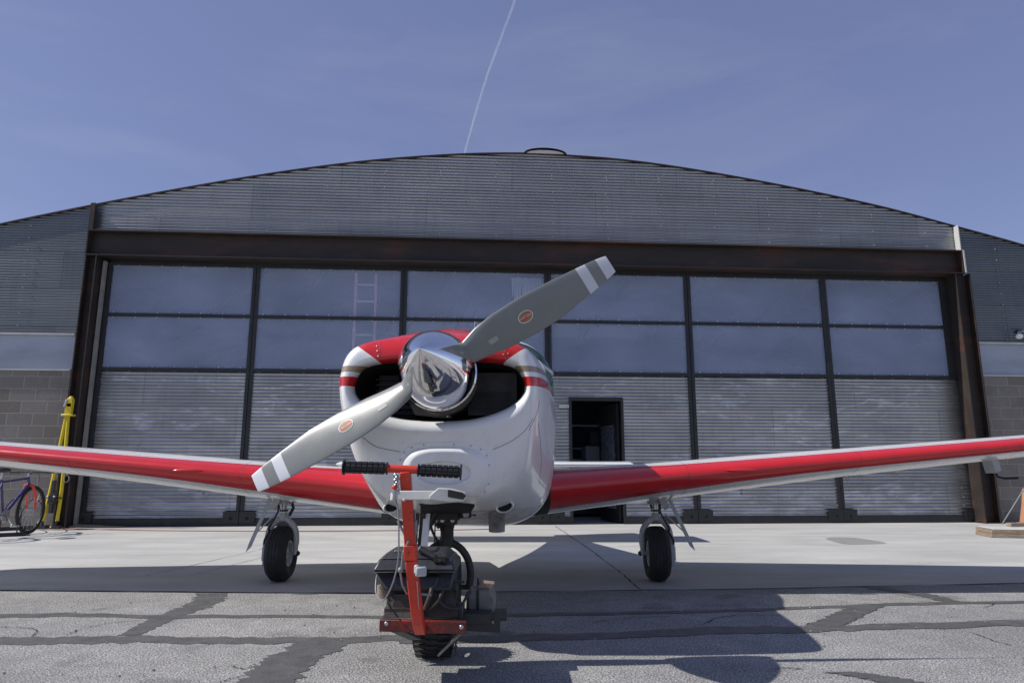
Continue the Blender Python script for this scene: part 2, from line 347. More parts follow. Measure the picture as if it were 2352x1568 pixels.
        if bev:
            md = o.modifiers.new('bevel', 'BEVEL'); md.width = bev; md.segments = 2; md.limit_method = 'ANGLE'; md.angle_limit = R(40)
        return o
def cr(p, n, closed=False):           # Catmull-Rom through points
    p = [Vector(a) for a in p]; out = []; L = len(p)
    segs = L if closed else L-1
    for i in range(segs):
        g = (lambda k: p[k % L]) if closed else (lambda k: p[max(0, min(L-1, k))])
        a, b, c, d = g(i-1), g(i), g(i+1), g(i+2)
        for j in range(n):
            t = j/n; out.append(.5*((2*b)+(c-a)*t+(2*a-5*b+4*c-d)*t*t+(3*b-a-3*c+d)*t**3))
    if not closed: out.append(p[-1])
    return out
def text_mesh(body, size):            # -> verts (2D), faces
    cu = bpy.data.curves.new('t', 'FONT'); cu.body = body; cu.size = size; cu.align_x = 'CENTER'; cu.align_y = 'CENTER'
    o = bpy.data.objects.new('t', cu); COL.objects.link(o)
    dg = bpy.context.evaluated_depsgraph_get(); me = bpy.data.meshes.new_from_object(o.evaluated_get(dg))
    vs = [v.co.copy() for v in me.vertices]; fs = [tuple(p.vertices) for p in me.polygons]
    bpy.data.objects.remove(o); bpy.data.meshes.remove(me); bpy.data.curves.remove(cu); return vs, fs
def lerp(a, b, t): return a+(b-a)*t
def interp(x, tab):
    if x <= tab[0][0]: return tab[0][1]
    for (a, va), (b, vb) in zip(tab, tab[1:]):
        if x <= b: return lerp(va, vb, (x-a)/(b-a))
    return tab[-1][1]

# ------------------------------------------------------------------ ground
g = MB(); S = 3000
g.add([(-S, -S, 0), (S, -S, 0), (S, S, 0), (-S, S, 0)], [(0, 1, 2, 3)])
tag(g.build('asphalt_ground', 'asphalt', smooth=False), 'grey aged asphalt ramp', None, kind='structure')
g = MB()
edge = [(-30, 5.35)]+[(x*.25, interp(x*.25, [(-8, 5.42), (-3.8, 5.38), (-1.2, 5.26), (0, 5.33), (1.8, 5.45), (4.05, 5.72), (8, 6.1)])+random.uniform(-.012, .012)) for x in range(-32, 33)]+[(30, 7.5)]
n = len(edge)
g.add([(x, y, .006) for x, y in edge]+[(x, 45 if abs(x) < 29 else 45, .006) for x, y in edge]+[(x, y-.004, -.01) for x, y in edge],
      [(i, i+1, n+i+1, n+i) for i in range(n-1)]+[(2*n+i, 2*n+i+1, i+1, i) for i in range(n-1)])
tag(g.build('concrete_apron', 'conc', smooth=False), 'pale concrete apron in front of the hangar', None, kind='structure')
# sealed cracks in the asphalt
def c6(x, y): return (x/2.352*.9408, (1350+y/2.352)*.9408)
def c7(x, y): return ((1000+x/1.568)*.9408, (1350+y/1.568)*.9408)
tar = MB()
TZ = [.0014]
def strip(conv, pts, wpx, horiz=False, jit=.1):
    TZ[0] += .00022
    P = []
    sub = cr([Vector((a, b, 0)) for a, b in pts], 14)
    ws = wpx if isinstance(wpx, (list, tuple)) else [wpx, wpx]
    L, Rr = [], []
    for i, p in enumerate(sub):
        ww = lerp(ws[0], ws[-1], i/(len(sub)-1))
        ww2 = ww*(1+random.uniform(-jit, jit)); o = noise.noise(Vector((i*.23, ww, 3)))*ww*.25
        if horiz: a = conv(p.x-ww2/2+o, p.y); b = conv(p.x+ww2/2+o, p.y)
        else: a = conv(p.x, p.y-ww2/2+o); b = conv(p.x, p.y+ww2/2+o)
        L.append(gr(*a, TZ[0])); Rr.append(gr(*b, TZ[0]))
    k = len(L)
    tar.add(L+Rr, [(i, i+1, k+i+1, k+i) for i in range(k-1)])
strip(c6, [(-300, 362), (0, 358), (450, 353), (900, 362), (1300, 360), (1800, 360), (2400, 372)], [24, 16])
strip(c6, [(-300, 510), (0, 505), (300, 500), (640, 494), (900, 493), (1250, 498), (1600, 497), (2000, 497), (2400, 478)], [44, 34])
strip(c6, [(1220, 228), (1170, 285), (1010, 345), (870, 405), (740, 470)], [180, 120], True)
strip(c6, [(1880, 505), (1740, 580), (1600, 660), (1500, 760), (1440, 860)], [310, 330], True, .05)
strip(c7, [(100, 240), (600, 232), (1000, 224), (1360, 214), (1600, 205), (1900, 193), (2400, 184), (2700, 180)], [12, 9])
strip(c7, [(-40, 330), (300, 325), (800, 312), (1150, 297), (1500, 290), (1800, 280), (2400, 262), (2700, 255)], [26, 22])
strip(c7, [(900, 300), (1100, 290), (1300, 288), (1500, 292)], [10, 26])
strip(c7, [(1760, 196), (1690, 230), (1620, 262), (1540, 285)], [120, 150], True)
strip(c7, [(1730, 122), (1850, 142), (1980, 160), (2080, 185)], [90, 70], True)
strip(c7, [(1640, 452), (1760, 468), (1900, 500), (1960, 560)], [120, 200], True)
tag(tar.build('tar_sealed_cracks', 'tar', smooth=False), 'dark tar strips sealing cracks in the asphalt', None, kind='structure')
ck = MB()
def crack(conv, pts, wd=.006, z=.0046):
    q = [gr(*conv(a, b), z) for a, b in pts]; q = cr(q, 10)
    q = [p+Vector((random.uniform(-.008, .008), random.uniform(-.008, .008), 0)) for p in q]
    L = []; Rr = []
    for i, p in enumerate(q):
        d = (q[min(i+1, len(q)-1)]-q[max(i-1, 0)]).normalized(); nn = Vector((-d.y, d.x, 0))*wd/2*random.uniform(.5, 1.4)
        L.append(p+nn); Rr.append(p-nn)
    k = len(L); ck.add(L+Rr, [(i, i+1, k+i+1, k+i) for i in range(k-1)])
crack(c6, [(380, 468), (470, 430), (620, 400), (830, 380)])
crack(c6, [(0, 420), (150, 425), (215, 440), (185, 475)])
crack(c6, [(1250, 746), (1330, 715), (1400, 700)])
crack(c6, [(1470, 630), (1400, 660), (1330, 640)], .005)
crack(c7, [(700, 262), (850, 245), (1000, 238)]); crack(c7, [(1120, 275), (1180, 245), (1280, 235), (1420, 238)])
crack(c7, [(2150, 300), (2230, 330), (2300, 350)]); crack(c7, [(1400, 440), (1450, 436), (1500, 441)])
crack(c7, [(2240, 190), (2200, 205), (2120, 200)], .005)
ident = lambda a, b: (a, b)
crack(ident, [(1275, 1207), (1350, 1258), (1420, 1310), (1470, 1352)], .012, .0075)   # slab joints
crack(ident, [(330, 1322), (450, 1295), (560, 1270), (640, 1250)], .007, .0075)
crack(ident, [(430, 1322), (520, 1300), (620, 1275)], .006, .0075)
ep = [(x, y-.012) for x, y in edge[4:-4]]
for a in range(0, len(ep)-6, 5):
    seg = ep[a:a+6]; W_ = [random.uniform(.002, .028) for _ in seg]
    L = [Vector((x, y+.012, .0048)) for (x, y) in seg]; Rr = [Vector((x+random.uniform(-.03, .03), y+.012-w_, .0048)) for (x, y), w_ in zip(seg, W_)]
    ck.add(L+Rr, [(i, i+1, len(seg)+i+1, len(seg)+i) for i in range(len(seg)-1)])
tag(ck.build('pavement_cracks', 'dark', smooth=False), 'fine cracks and slab joints in the pavement', None, kind='structure')

g = MB(); pp = cr([gr(a, b, .0075) for a, b in [(1897, 1236), (1920, 1233), (1970, 1235), (2035, 1246), (1990, 1249), (1945, 1249), (1915, 1243)]], 6, True)
g.add(pp, [tuple(range(len(pp)))]); tag(g.build('damp_patch', 'damp', smooth=False), 'grey damp patch on the pale concrete', None, kind='structure')

g = MB()
for k in range(260):
    x = random.uniform(-4, 4); y = random.uniform(2.9, 5.3); r_ = random.choice([.002, .003, .0035, .006])
    g.ball((x, y, .003+r_*.4), r_, 5, 0, (random.uniform(.8, 1.4), random.uniform(.8, 1.3), .7))
tag(g.build('loose_grit', 'grit'), 'loose grit scattered on the asphalt', None, kind='stuff')
# ------------------------------------------------------------------ hangar (local: x along face, y inwards, z up)
HY = 12.035; HR = .0717
hg = thing('aircraft_hangar', 'arched corrugated metal hangar with brown steel frame and glazed sliding doors', 'hangar', (0, HY, 0), HR)
HM = Matrix.Translation((0, HY, 0)) @ Matrix.Rotation(HR, 4, 'Z')
UC = .62; ZT = 6.70
ROOF = [(-11, 4.46), (-8.845, 5.075), (-7.39, 5.455), (-6.0, 5.79), (-4.4, 6.14), (-2.91, 6.41), (-1.9, 6.545), (-.9, 6.645), (0, 6.695), (.3, 6.70), (1.2, 6.68), (2.12, 6.63), (3.37, 6.49), (5.165, 6.21), (7.064, 5.845), (8.54, 5.48), (9.82, 5.15), (12.3, 4.44)]
def roofz(u):
    # smooth interpolation of the surveyed bow
    i = max(1, min(len(ROOF)-3, next((k for k in range(len(ROOF)-1) if ROOF[k+1][0] >= u), len(ROOF)-2)))
    (x0, a), (x1, b), (x2, c), (x3, d) = ROOF[i-1:i+3]
    if not (x1 <= u <= x2): return interp(u, ROOF)
    t = (u-x1)/(x2-x1); m1 = (c-a)/(x2-x0)*(x2-x1); m2 = (d-b)/(x3-x1)*(x2-x1)
    return (2*t**3-3*t*t+1)*b+(t**3-2*t*t+t)*m1+(-2*t**3+3*t*t)*c+(t**3-t*t)*m2
def roofe(z, s_):
    lo, hi = 0, 11.5
    for _ in range(30):
        m_ = (lo+hi)/2
        if roofz(.3+s_*m_) > z: lo = m_
        else: hi = m_
    return .3+s_*lo
PW = .058
def corr(mb, u0, u1, z0, z1, y=0., amp=.0078, arc=False, mi=0, pitch=PW):
    N = int((z1-z0)/pitch*6); rows = []
    for i in range(N+1):
        z = z0+(z1-z0)*i/N; yy = y-amp*math.sin(2*math.pi*(z-z0)/pitch)
        a, b = u0, u1
        if arc:
            a = max(u0, min(u1, roofe(z, -1))); b = min(u1, max(u0, roofe(z, 1)))
            if b < a: b = a
        rows.append((Vector((a, yy, z)), Vector((b, yy, z))))
    vs = [p for r in rows for p in r]
    mb.add(vs, [(2*i, 2*i+1, 2*i+3, 2*i+2) for i in range(N)], mi)
def screws(mb, us, zs, y, mi, r=.007):
    for u in us:
        for z in zs: mb.box((u, y, z), (r*2, .006, r*2), None, mi)
g = MB(); corr(g, -7.40, 8.55, 4.93, ZT-.005, 0, arc=True)
corr(g, -7.395, 8.545, 4.93, 5.62, -.006, .0078, arc=True)
for u in [-6.4+1.02*i for i in range(15)]:
    for z in (5.08, 5.35, 5.62, 5.68, 5.95, 6.22, 6.28, 6.5, 6.7):
        if roofz(u) > z+.05: g.box((u+random.uniform(-.02, .02), -.02, z), (.016, .008, .016), None, 1)
g.build('gable_wall', ['corr_gable', 'galv'], hg, world=False, ang=80)
for (a, b) in ((-11, -7.40), (8.55, 12.3)):
    g = MB(); corr(g, a, b, 3.16 if a < 0 else 3.22, 5.75, .0, .0055, arc=True, pitch=.047)
    for u in ([-10.2, -9.3, -8.35] if a < 0 else [9.25, 10.2]):
        for k in range(9): g.box((u, -.018, 3.3+.22*k), (.014, .008, .014), None, 1)
    g.build('side_wall', ['corr_side', 'galv'], hg, world=False, ang=80)
    z0 = 2.54 if a < 0 else 2.61
    g = MB(); g.bb(a, b, .01, .03, z0+.02, z0+.6); g.build('skylight_band', 'band', hg, world=False)
    g = MB(); g.bb(a, b, -.04, .0, z0+.6, z0+.635); g.bb(a, b, -.05, .0, z0-.005, z0+.02); g.build('flashing', 'galv', hg, world=False)
    g = MB(); g.bb(a, b, -.02, .2, 0, z0-.006); g.build('block_wall', 'block', hg, world=False)
# inner brace seen through the band, right and left
g = MB()
for q in ((-8.75, -8.35), (-8.35, -7.95), (-8.35, -8.35)): g.bar((q[0], .12, 3.3), (q[1], .12, 2.2), .07, .07)
g.build('wall_brace', 'frame', hg, world=False)
# roof shell
g = MB(); us = [UC-11.6+23.2*i/60 for i in range(61)]
def shell(y0, y1, off, th):
    vs = []
    for u in us:
        z = roofz(u)
        vs += [(u, y0, z+off), (u, y1, z+off), (u, y0, z+off-th), (u, y1, z+off-th)]
    fs = []
    for i in range(60):
        a = 4*i; b = a+4
        fs += [(a, b, b+1, a+1), (a+2, a+3, b+3, b+2), (a, a+2, b+2, b), (a+1, b+1, b+3, a+3)]
    g.add(vs, fs)
shell(-.03, 28, .018, .03)
g.build('roof', 'beam', hg, world=False)
g = MB(); pts = [(math.cos(math.pi*i/16), math.sin(math.pi*i/16)) for i in range(17)]
r1 = [[Vector((UC-.0+x*.40, y, ZT+.0+s_*.115)) for x, s_ in pts] for y in (-.05, 1.2)]
r2 = [[Vector((UC-.0+x*.37, y, ZT+.0+s_*.115)) for x, s_ in pts] for y in (1.2, -.05)]
g.loft(r1+r2+[r1[0]], closed=False)
g.build('ridge_vent', 'beam', hg, world=False)
g = MB(); g.prism([(UC+x*.345, -.034, ZT+.006+s_*.068) for x, s_ in pts], (0, .03, 0)); g.build('vent_panel', 'cream', hg, world=False)
# header beam (I section), fins, columns
g = MB(); U0, U1 = -7.25, 8.36
g.bb(U0, U1, -.16, -.14, 4.495, 4.905)
g.bb(U0, U1, -.30, .02, 4.905, 4.925); g.bb(U0, U1, -.30, .10, 4.475, 4.495)
g.bb(U0, U0+.02, -.299, -.16, 4.495, 4.905); g.bb(U1-.02, U1, -.299, -.16, 4.495, 4.905)
g.build('header_beam', 'beam', hg, world=False)
g = MB(); g.bb(U0+.3, U1-.1, -.01, .09, 4.435, 4.474); g.build('door_track', 'frame', hg, world=False)
g = MB(); g.bb(-7.33, -7.31, -.15, -.012, 4.927, 5.455); g.bb(-7.31, -7.25, -.15, -.135, 4.927, 5.46); g.build('corner_trim', 'beam', hg, world=False)
g = MB(); g.bb(8.46, 8.475, -.14, -.012, 4.927, 5.475); g.bb(8.37, 8.395, -.31, -.29, 4.49, 4.925); g.build('corner_trim', 'galv', hg, world=False)  # right trim's sunlit look is put into this paler colour
def column(u0, u1, s):
    g = MB()
    g.bb(u0, u1, -.30, -.285, 0, 4.53); g.bb(u0, u1, -.06, -.04, 0, 4.53); um = (u0+u1)/2
    g.bb(um-.01, um+.01, -.285, -.06, 0, 4.53)
    for z in (1.2, 3.2): g.bb(u0+.01, u1-.01, -.284, -.061, z, z+.012)
    return g
# columns turned so the web faces out: two flanges left and right
def column2(u0, u1):
    g = MB(); g.bb(u0, u0+.018, -.30, -.03, 0, 4.474); g.bb(u1-.018, u1, -.30, -.03, 0, 4.474); g.bb(u0+.018, u1-.018, -.17, -.15, 0, 4.474)
    g.bb(u0-.03, u1+.03, -.33, -.02, 0, .02)
    return g
column2(-7.24, -7.05).build('column', 'beam', hg, world=False)
column2(8.17, 8.46).build('column', 'beam', hg, world=False)
g = MB(); g.bb(-7.03, -6.985, -.12, -.05, 0, 4.43); g.build('door_jamb', 'jamb', hg, world=False)
g = MB(); g.bb(8.22, 8.29, -.10, -.035, 0, 4.47); g.build('door_jamb', 'beam', hg, world=False)
# sliding doors
BU = [-7.05, -4.48, -1.92, .64, 3.2, 5.77, 8.26]
PD = (1.04, 1.91, 2.10)     # personnel door opening
for i in range(6):
    a, b = BU[i]+.004, BU[i+1]-.004
    y = .0 if i % 2 == 0 else .006
    f = MB(); L = .135 if i == 0 else .055; Rr = .22 if i == 5 else .055
    f.bb(a, a+L, y-.03, y+.05, .13, 4.43); f.bb(b-Rr, b, y-.03, y+.05, .13 if i < 5 else 2.55, 4.43)
    if i == 5: f.bb(b-.05, b, y-.03, y+.05, .13, 2.549)
    f.bb(a+L, b-Rr, y-.03, y+.05, 4.39, 4.43)
    f.bb(a+L, b-Rr, y-.028, y+.05, 3.485, 3.54); f.bb(a+L, b-Rr, y-.028, y+.05, 2.55, 2.605)
    if i == 3:
        f.bb(a, PD[0], y-.03, y+.05, .0, .13); f.bb(PD[1], b, y-.03, y+.05, .0, .13)
    else: f.bb(a, b, y-.03, y+.05, .0, .13)
    for z in (3.47, 3.555, 2.62, 2.54, 4.38):
        k = 7
        for j in range(k): f.box((a+L+.1+(b-a-L-Rr-.2)*j/(k-1), y-.032, z), (.012, .008, .012), None, 1)
    for z in [.3+.3*j for j in range(8)]:
        f.box((a+L+.015, y-.02, z), (.01, .01, .01), None, 1); f.box((b-Rr-.015, y-.02, z), (.01, .01, .01), None, 1)
    fr = f.build('sliding_door', ['frame', 'galv'], hg, world=False, smooth=False)
    for (z0, z1) in ((3.54, 4.39), (2.605, 3.485)):
        p = MB(); p.bb(a+L, b-Rr, y+.0, y+.008, z0, z1); p.build('window_pane', 'pane', fr, world=False, smooth=False)
    p = MB(); c0, c1 = a+L, b-(.05 if i == 5 else Rr)
    if i != 3: corr(p, c0, c1, .13, 2.55, y, .0078)
    else:
        corr(p, c0, PD[0]-.04, .13, 2.55, y, .0078); corr(p, PD[1]+.04, c1, .13, 2.55, y, .0078)
        nseg = 33; corr(p, PD[0]-.04, PD[1]+.04, .13+PW*34, 2.55, y, .0078)
    for u in [c0+.35+.62*k for k in range(4)]:
        for z in (.45, 1.1, 1.75, 2.3):
            if not (i == 3 and PD[0]-.1 < u < PD[1]+.1 and z < 2.2): p.box((u, y-.012, z), (.012, .008, .012), None, 1)
    p.build('corrugated_skin', ['corr_door', 'galv'], fr, world=False, ang=80)
    for (c, s_) in ((a, 1), (b, -1)):
        q = MB(); u0, u1 = sorted((c, c+s_*.25)); q.bb(u0, u1, y-.055, y-.033, .06, .24)
        q.lathe(((u0+u1)/2, y-.0555, .13), (0, 1, 0), [(0, .03), (-.004, .022), (-.004, 0)], 12, 1)
        q.build('roller_guard', ['frame', 'dark'], fr, world=False)
    if i == 3:
        q = MB(); q.bb(PD[0]-.045, PD[0], y-.035, y+.06, .0, PD[2]+.045); q.bb(PD[1], PD[1]+.045, y-.035, y+.06, .0, PD[2]+.045); q.bb(PD[0], PD[1], y-.035, y+.06, PD[2], PD[2]+.045)
        q.build('door_frame', 'frame', fr, world=False, smooth=False)
        q = MB(); rot = Matrix.Rotation(R(-78), 3, 'Z')
        hx, hy = PD[1]-.03, .09
        q.box(Vector((hx, hy, 1.05))+rot @ Vector((-.41, 0, 0)), (.82, .04, 2.04), rot)
        pl = MB()
        for k in range(28):
            for j in range(1): pass
        N1, N2 = 10, 60; vs = []
        for r_ in range(N2+1):
            for c_ in range(N1+1):
                u_ = -.1-.6*c_/N1; z_ = .25+1.45*r_/N2
                d_ = -.035-.02*noise.noise(Vector((u_*9, z_*9, 1)))-.012*noise.noise(Vector((u_*30, z_*30, 5)))
                vs.append(Vector((hx, hy, 0))+rot @ Vector((u_, d_, z_)))
        door = q.build('personnel_door', 'frame', fr, world=False, bev=.004)
        for r_ in range(N2): pass
# the open leaf's crinkled lining
pl.add(vs, [(r_*(N1+1)+c_, r_*(N1+1)+c_+1, (r_+1)*(N1+1)+c_+1, (r_+1)*(N1+1)+c_) for r_ in range(N2) for c_ in range(N1)])
pl.build('door_lining', 'lining', fr.parent, world=False, ang=80)
# interior shell
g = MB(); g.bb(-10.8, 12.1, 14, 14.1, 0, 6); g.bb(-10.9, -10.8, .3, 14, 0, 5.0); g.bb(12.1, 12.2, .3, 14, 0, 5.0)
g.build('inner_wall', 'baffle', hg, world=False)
for k in range(4):
    y = 2.5+3*k; g = MB()
    for u in [UC-10+i*2 for i in range(11)]: g.bar((u, y, 4.6), (u+2, y, 4.6), .08, .08); g.bar((u, y, 4.6), (u+1, y, min(roofz(u+1), 6.6)-.1), .05, .05)
    g.build('roof_truss', 'frame', hg, world=False)
def hw(u, y, z): return HM @ Vector((u, y, z))

# things in and on the hangar
lad = thing('ladder', 'pinkish fibreglass ladder standing inside behind the smoky panes of the second sliding door', 'ladder', hw(-2.6, .14, 0), HR)
for s_ in (-1, 1):
    g = MB(); g.bar(hw(-2.6+s_*.19, .30, 0), hw(-2.6+s_*.175, .09, 4.36), .035, .07); g.build('rail', 'pink', lad)
for k in range(14):
    z = .25+k*.3; y = lerp(.30, .09, z/4.36); g = MB(); g.tube([hw(-2.78, y, z), hw(-2.42, y, z)], .016, 8); g.build('rung', 'cream', lad)
g = MB(); 
for k in range(14):
    u = .02+k*.045; z1 = 4.33; z0 = 4.33-.35-.35*abs(noise.noise(Vector((k*.7, 0, 0))))*2
    g.bar(hw(u, .10+.02*math.sin(k*2.1), z1), hw(u+random.uniform(-.02, .02), .10+.02*math.sin(k*1.3), z0), .05, .006, k=.3)
tag(g.build('torn_plastic', 'cream'), 'ragged white plastic hanging inside behind the top pane of the third sliding door', 'plastic sheet')
# machinery inside the open door
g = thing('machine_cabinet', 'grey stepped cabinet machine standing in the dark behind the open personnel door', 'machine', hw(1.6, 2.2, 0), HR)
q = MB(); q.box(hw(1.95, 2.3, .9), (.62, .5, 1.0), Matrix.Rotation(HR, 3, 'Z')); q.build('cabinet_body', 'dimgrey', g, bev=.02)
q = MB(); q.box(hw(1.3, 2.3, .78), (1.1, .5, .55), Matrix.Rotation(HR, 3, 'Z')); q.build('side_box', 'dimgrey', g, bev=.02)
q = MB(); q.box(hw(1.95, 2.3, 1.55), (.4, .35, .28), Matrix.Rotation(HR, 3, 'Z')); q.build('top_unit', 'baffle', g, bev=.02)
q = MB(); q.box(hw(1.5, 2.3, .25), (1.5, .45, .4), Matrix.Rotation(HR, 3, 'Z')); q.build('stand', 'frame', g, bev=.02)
q = MB(); q.box(hw(1.08, 2.0, 1.12), (.2, .15, .12), Matrix.Rotation(HR, 3, 'Z'))
tag(q.build('tool_box', 'yellow', bev=.01), 'small yellow box on top of the grey machine inside the doorway', 'box')
q = thing('storage_shelf', 'dark steel shelf with boxes against the far side of the doorway inside', 'shelf', hw(1.4, 3.6, 0), HR)
for z in (.4, .9, 1.4, 1.9): m_ = MB(); m_.box(hw(1.5, 3.6, z), (1.6, .4, .03), Matrix.Rotation(HR, 3, 'Z')); m_.build('shelf_board', 'alu', q)
for du in (-.78, .78): m_ = MB(); m_.box(hw(1.5+du, 3.6, 1.0), (.04, .4, 2.0), Matrix.Rotation(HR, 3, 'Z')); m_.build('upright', 'alu', q)
for i_, (u, z, a, b_, mt_, lb) in enumerate(((1.1, 1.55, .35, .26, 'wood', 'brown carton on the top of the dark shelf inside'), (1.75, 1.04, .4, .25, 'cream', 'cream carton on the middle of the dark shelf inside'), (1.55, .2, .5, .38, 'navy', 'navy blue chest under the shelf, low in the doorway'))):
    m_ = MB(); m_.box(hw(u, 3.5 if z > .3 else 2.9, z), (a, .3, b_), Matrix.Rotation(HR, 3, 'Z')); tag(m_.build('storage_box', mt_, bev=.01), lb, 'box')
# no smoking sign
sg = thing('door_sign', 'small white No Smoking sign on the corrugated skin left of the open personnel door', 'sign', hw(.92, -.02, 2.0), HR)
q = MB(); q.bb(.82, 1.0, -.024, -.018, 1.975, 2.03); q.v = [HM @ p for p in q.v]; q.build('sign_plate', 'decalwhite', sg)
tv, tf = text_mesh('No Smoking', .034); q = MB(); q.add([hw(.893+v.x*.82, -.0265, 2.003+v.y) for v in tv], tf)
q.lathe(hw(.982, -.0265, 2.003), (0, 1, 0), [(0, .016), (0, .012)], 16); q.build('lettering', 'black', sg, smooth=False)
# floodlight on the right wall
fl = thing('floodlight', 'twin-headed flood lamp fixed to the right side wall above the pale band', 'lamp', hw(9.45, -.02, 3.42), HR)
q = MB(); q.lathe(hw(9.5, -.01, 3.44), (0, -1, 0), [(0, .0), (0, .055), (.03, .055), (.03, 0)], 16); q.build('wall_box', 'black', fl)
for du in (-.12, .14):
    c = hw(9.5+du, -.14, 3.38); q = MB(); q.tube([hw(9.5, -.03, 3.44), hw(9.5+du*.5, -.09, 3.46), c+Vector((0, 0, .04))], .012, 8)
    ax = (c-hw(9.5, .1, 3.6)).normalized(); ax = Vector((du*2.2, -.5, -.65)).normalized()
    q.lathe(c-ax*.05, ax, [(0, 0), (0, .02), (.03, .026), (.06, .03)], 16); hd = q.build('lamp_head', 'steel', fl)
    q = MB(); q.lathe(c-ax*.05, ax, [(.05, .028), (.09, .055), (.12, .06), (.135, .045), (.14, 0)], 20); q.build('bulb', 'lamp', hd)

# ------------------------------------------------------------------ airplane
XC = -.345; AY = 5.0
ap = thing('airplane', 'low-wing single-engine propeller airplane painted white and red, nose towards the viewer', 'airplane', (XC, AY, 0))
def ring(pts, n=6, SH=None):
    full = [Vector((dx, y, z)) for dx, y, z in pts]+[Vector((-dx, y, z)) for dx, y, z in pts[-2:0:-1]]
    full = [p+Vector((XC+(SH if SH is not None else interp(p.y, [(3.36, -.0165), (3.45, -.0165), (3.6, 0), (3.85, .02), (4.2, .03), (5.0, .03), (7, 0)])), 0, 0)) for p in full]
    return cr(full, n, True)
def P(Y, *q): return [((a[0], a[2] if len(a) > 2 else Y, a[1])) for a in q]
ST = [P(3.45, (0, 1.396), (.24, 1.393), (.372, 1.366), (.420, 1.295), (.414, 1.23), (.342, 1.168), (.19, 1.115), (0, 1.10)),
      P(3.41, (0, 1.396), (.24, 1.393), (.374, 1.367), (.423, 1.295), (.417, 1.23), (.344, 1.165), (.19, 1.112), (0, 1.098)),
      P(3.376, (0, 1.406), (.243, 1.402), (.381, 1.376), (.434, 1.298), (.429, 1.222), (.354, 1.148), (.193, 1.095), (0, 1.078)),
      P(3.366, (0, 1.430), (.247, 1.424), (.390, 1.395), (.449, 1.305), (.445, 1.205), (.370, 1.11), (.197, 1.055), (0, 1.042)),
      P(3.395, (0, 1.496), (.255, 1.482), (.412, 1.443, 3.38), (.472, 1.326, 3.385), (.466, 1.178), (.388, 1.03), (.198, .978), (0, .97)),
      P(3.52, (0, 1.565), (.25, 1.532, 3.48), (.435, 1.468, 3.46), (.505, 1.335, 3.48), (.495, 1.14, 3.50), (.395, .90, 3.46), (.21, .79, 3.44), (0, .78, 3.435)),
      P(3.78, (0, 1.635), (.25, 1.588), (.45, 1.485), (.530, 1.325), (.510, 1.09, 3.72), (.40, .80, 3.62), (.23, .71, 3.56), (0, .70, 3.55)),
      P(4.3, (0, 1.68), (.27, 1.62), (.47, 1.50), (.565, 1.32), (.575, 1.03, 4.25), (.49, .70, 4.2), (.31, .585, 4.14), (0, .575, 4.12))]
ctl = [ring(s, 6, -.0165 if k_ < 2 else None) for k_, s in enumerate(ST)]
def smooth_rings(c, k):
    n = len(c[0]); cols = [cr([c[i][j] for i in range(len(c))], k) for j in range(n)]
    return [[cols[j][i] for j in range(n)] for i in range(len(cols[0]))]
cr_rings = smooth_rings(ctl, 5)
g = MB(); g.loft(cr_rings); cowl = g.build('cowling', 'cowl', ap, ang=60)
# BVH in world coordinates
CW = BVHTree.FromPolygons([tuple(p) for p in g.v], g.f)
def onc(dx, z, off=0.):
    h = CW.ray_cast(Vector((XC+dx, 2.5, z)), Vector((0, 1, 0)))
    return (h[0]-Vector((0, off, 0)), h[1]) if h[0] else (None, None)
def pxc(px, py, off=.001):        # picture point -> point on the cowling skin
    o = Vector((0, 0, HC)); d = (at(px, py, 3)-o).normalized(); h = CW.ray_cast(o, d)
    return h[0]-d*off if h[0] else None
# interior of the nose
g = MB(); inner = [p for p in cr_rings[0]]
g.loft([[p+Vector((0, .001, 0)) for p in inner], [Vector((XC+(p.x-XC)*.92, 3.9, 1.25+(p.z-1.25)*.9)) for p in inner]], caps=(False, True))
g.build('intake_duct', 'dark', ap)
g = MB(); g.bb(XC+.12, XC+.37, 3.56, 3.58, 1.14, 1.36)
for k in range(9): g.bb(XC+.14, XC+.34, 3.545, 3.56, 1.16+k*.012, 1.165+k*.012)
g.build('engine_baffle', 'baffle', ap)
g = MB(); g.bb(XC-.36, XC-.16, 3.66, 3.8, 1.13, 1.36)
for k in range(7): g.bb(XC-.37, XC-.15, 3.62, 3.66, 1.15+k*.03, 1.156+k*.03)
g.build('cooling_fins', 'baffle', ap)
g = MB(); g.lathe((XC+.005, 3.34, 1.295), (0, 1, 0), [(0, .0), (0, .165), (.012, .172), (.03, .172), (.03, .05)], 48)
g.lathe((XC+.005, 3.37, 1.285), (0, 1, 0), [(0, .13), (.1, .13), (.2, .16)], 32)
g.build('starter_ring', 'grime', ap)
g = MB(); pts = [(-.16, 1.19), (-.13, 1.13), (0, 1.115), (.05, 1.115), (.045, 1.13), (-.02, 1.14), (-.09, 1.16), (-.12, 1.20)]
g.prism([(XC+a, 3.40, b) for a, b in pts], (0, .02, 0)); g.ball((XC+.03, 3.395, 1.122), .006, mi=1)
g.build('intake_seal', ['baffle', 'steel'], ap)
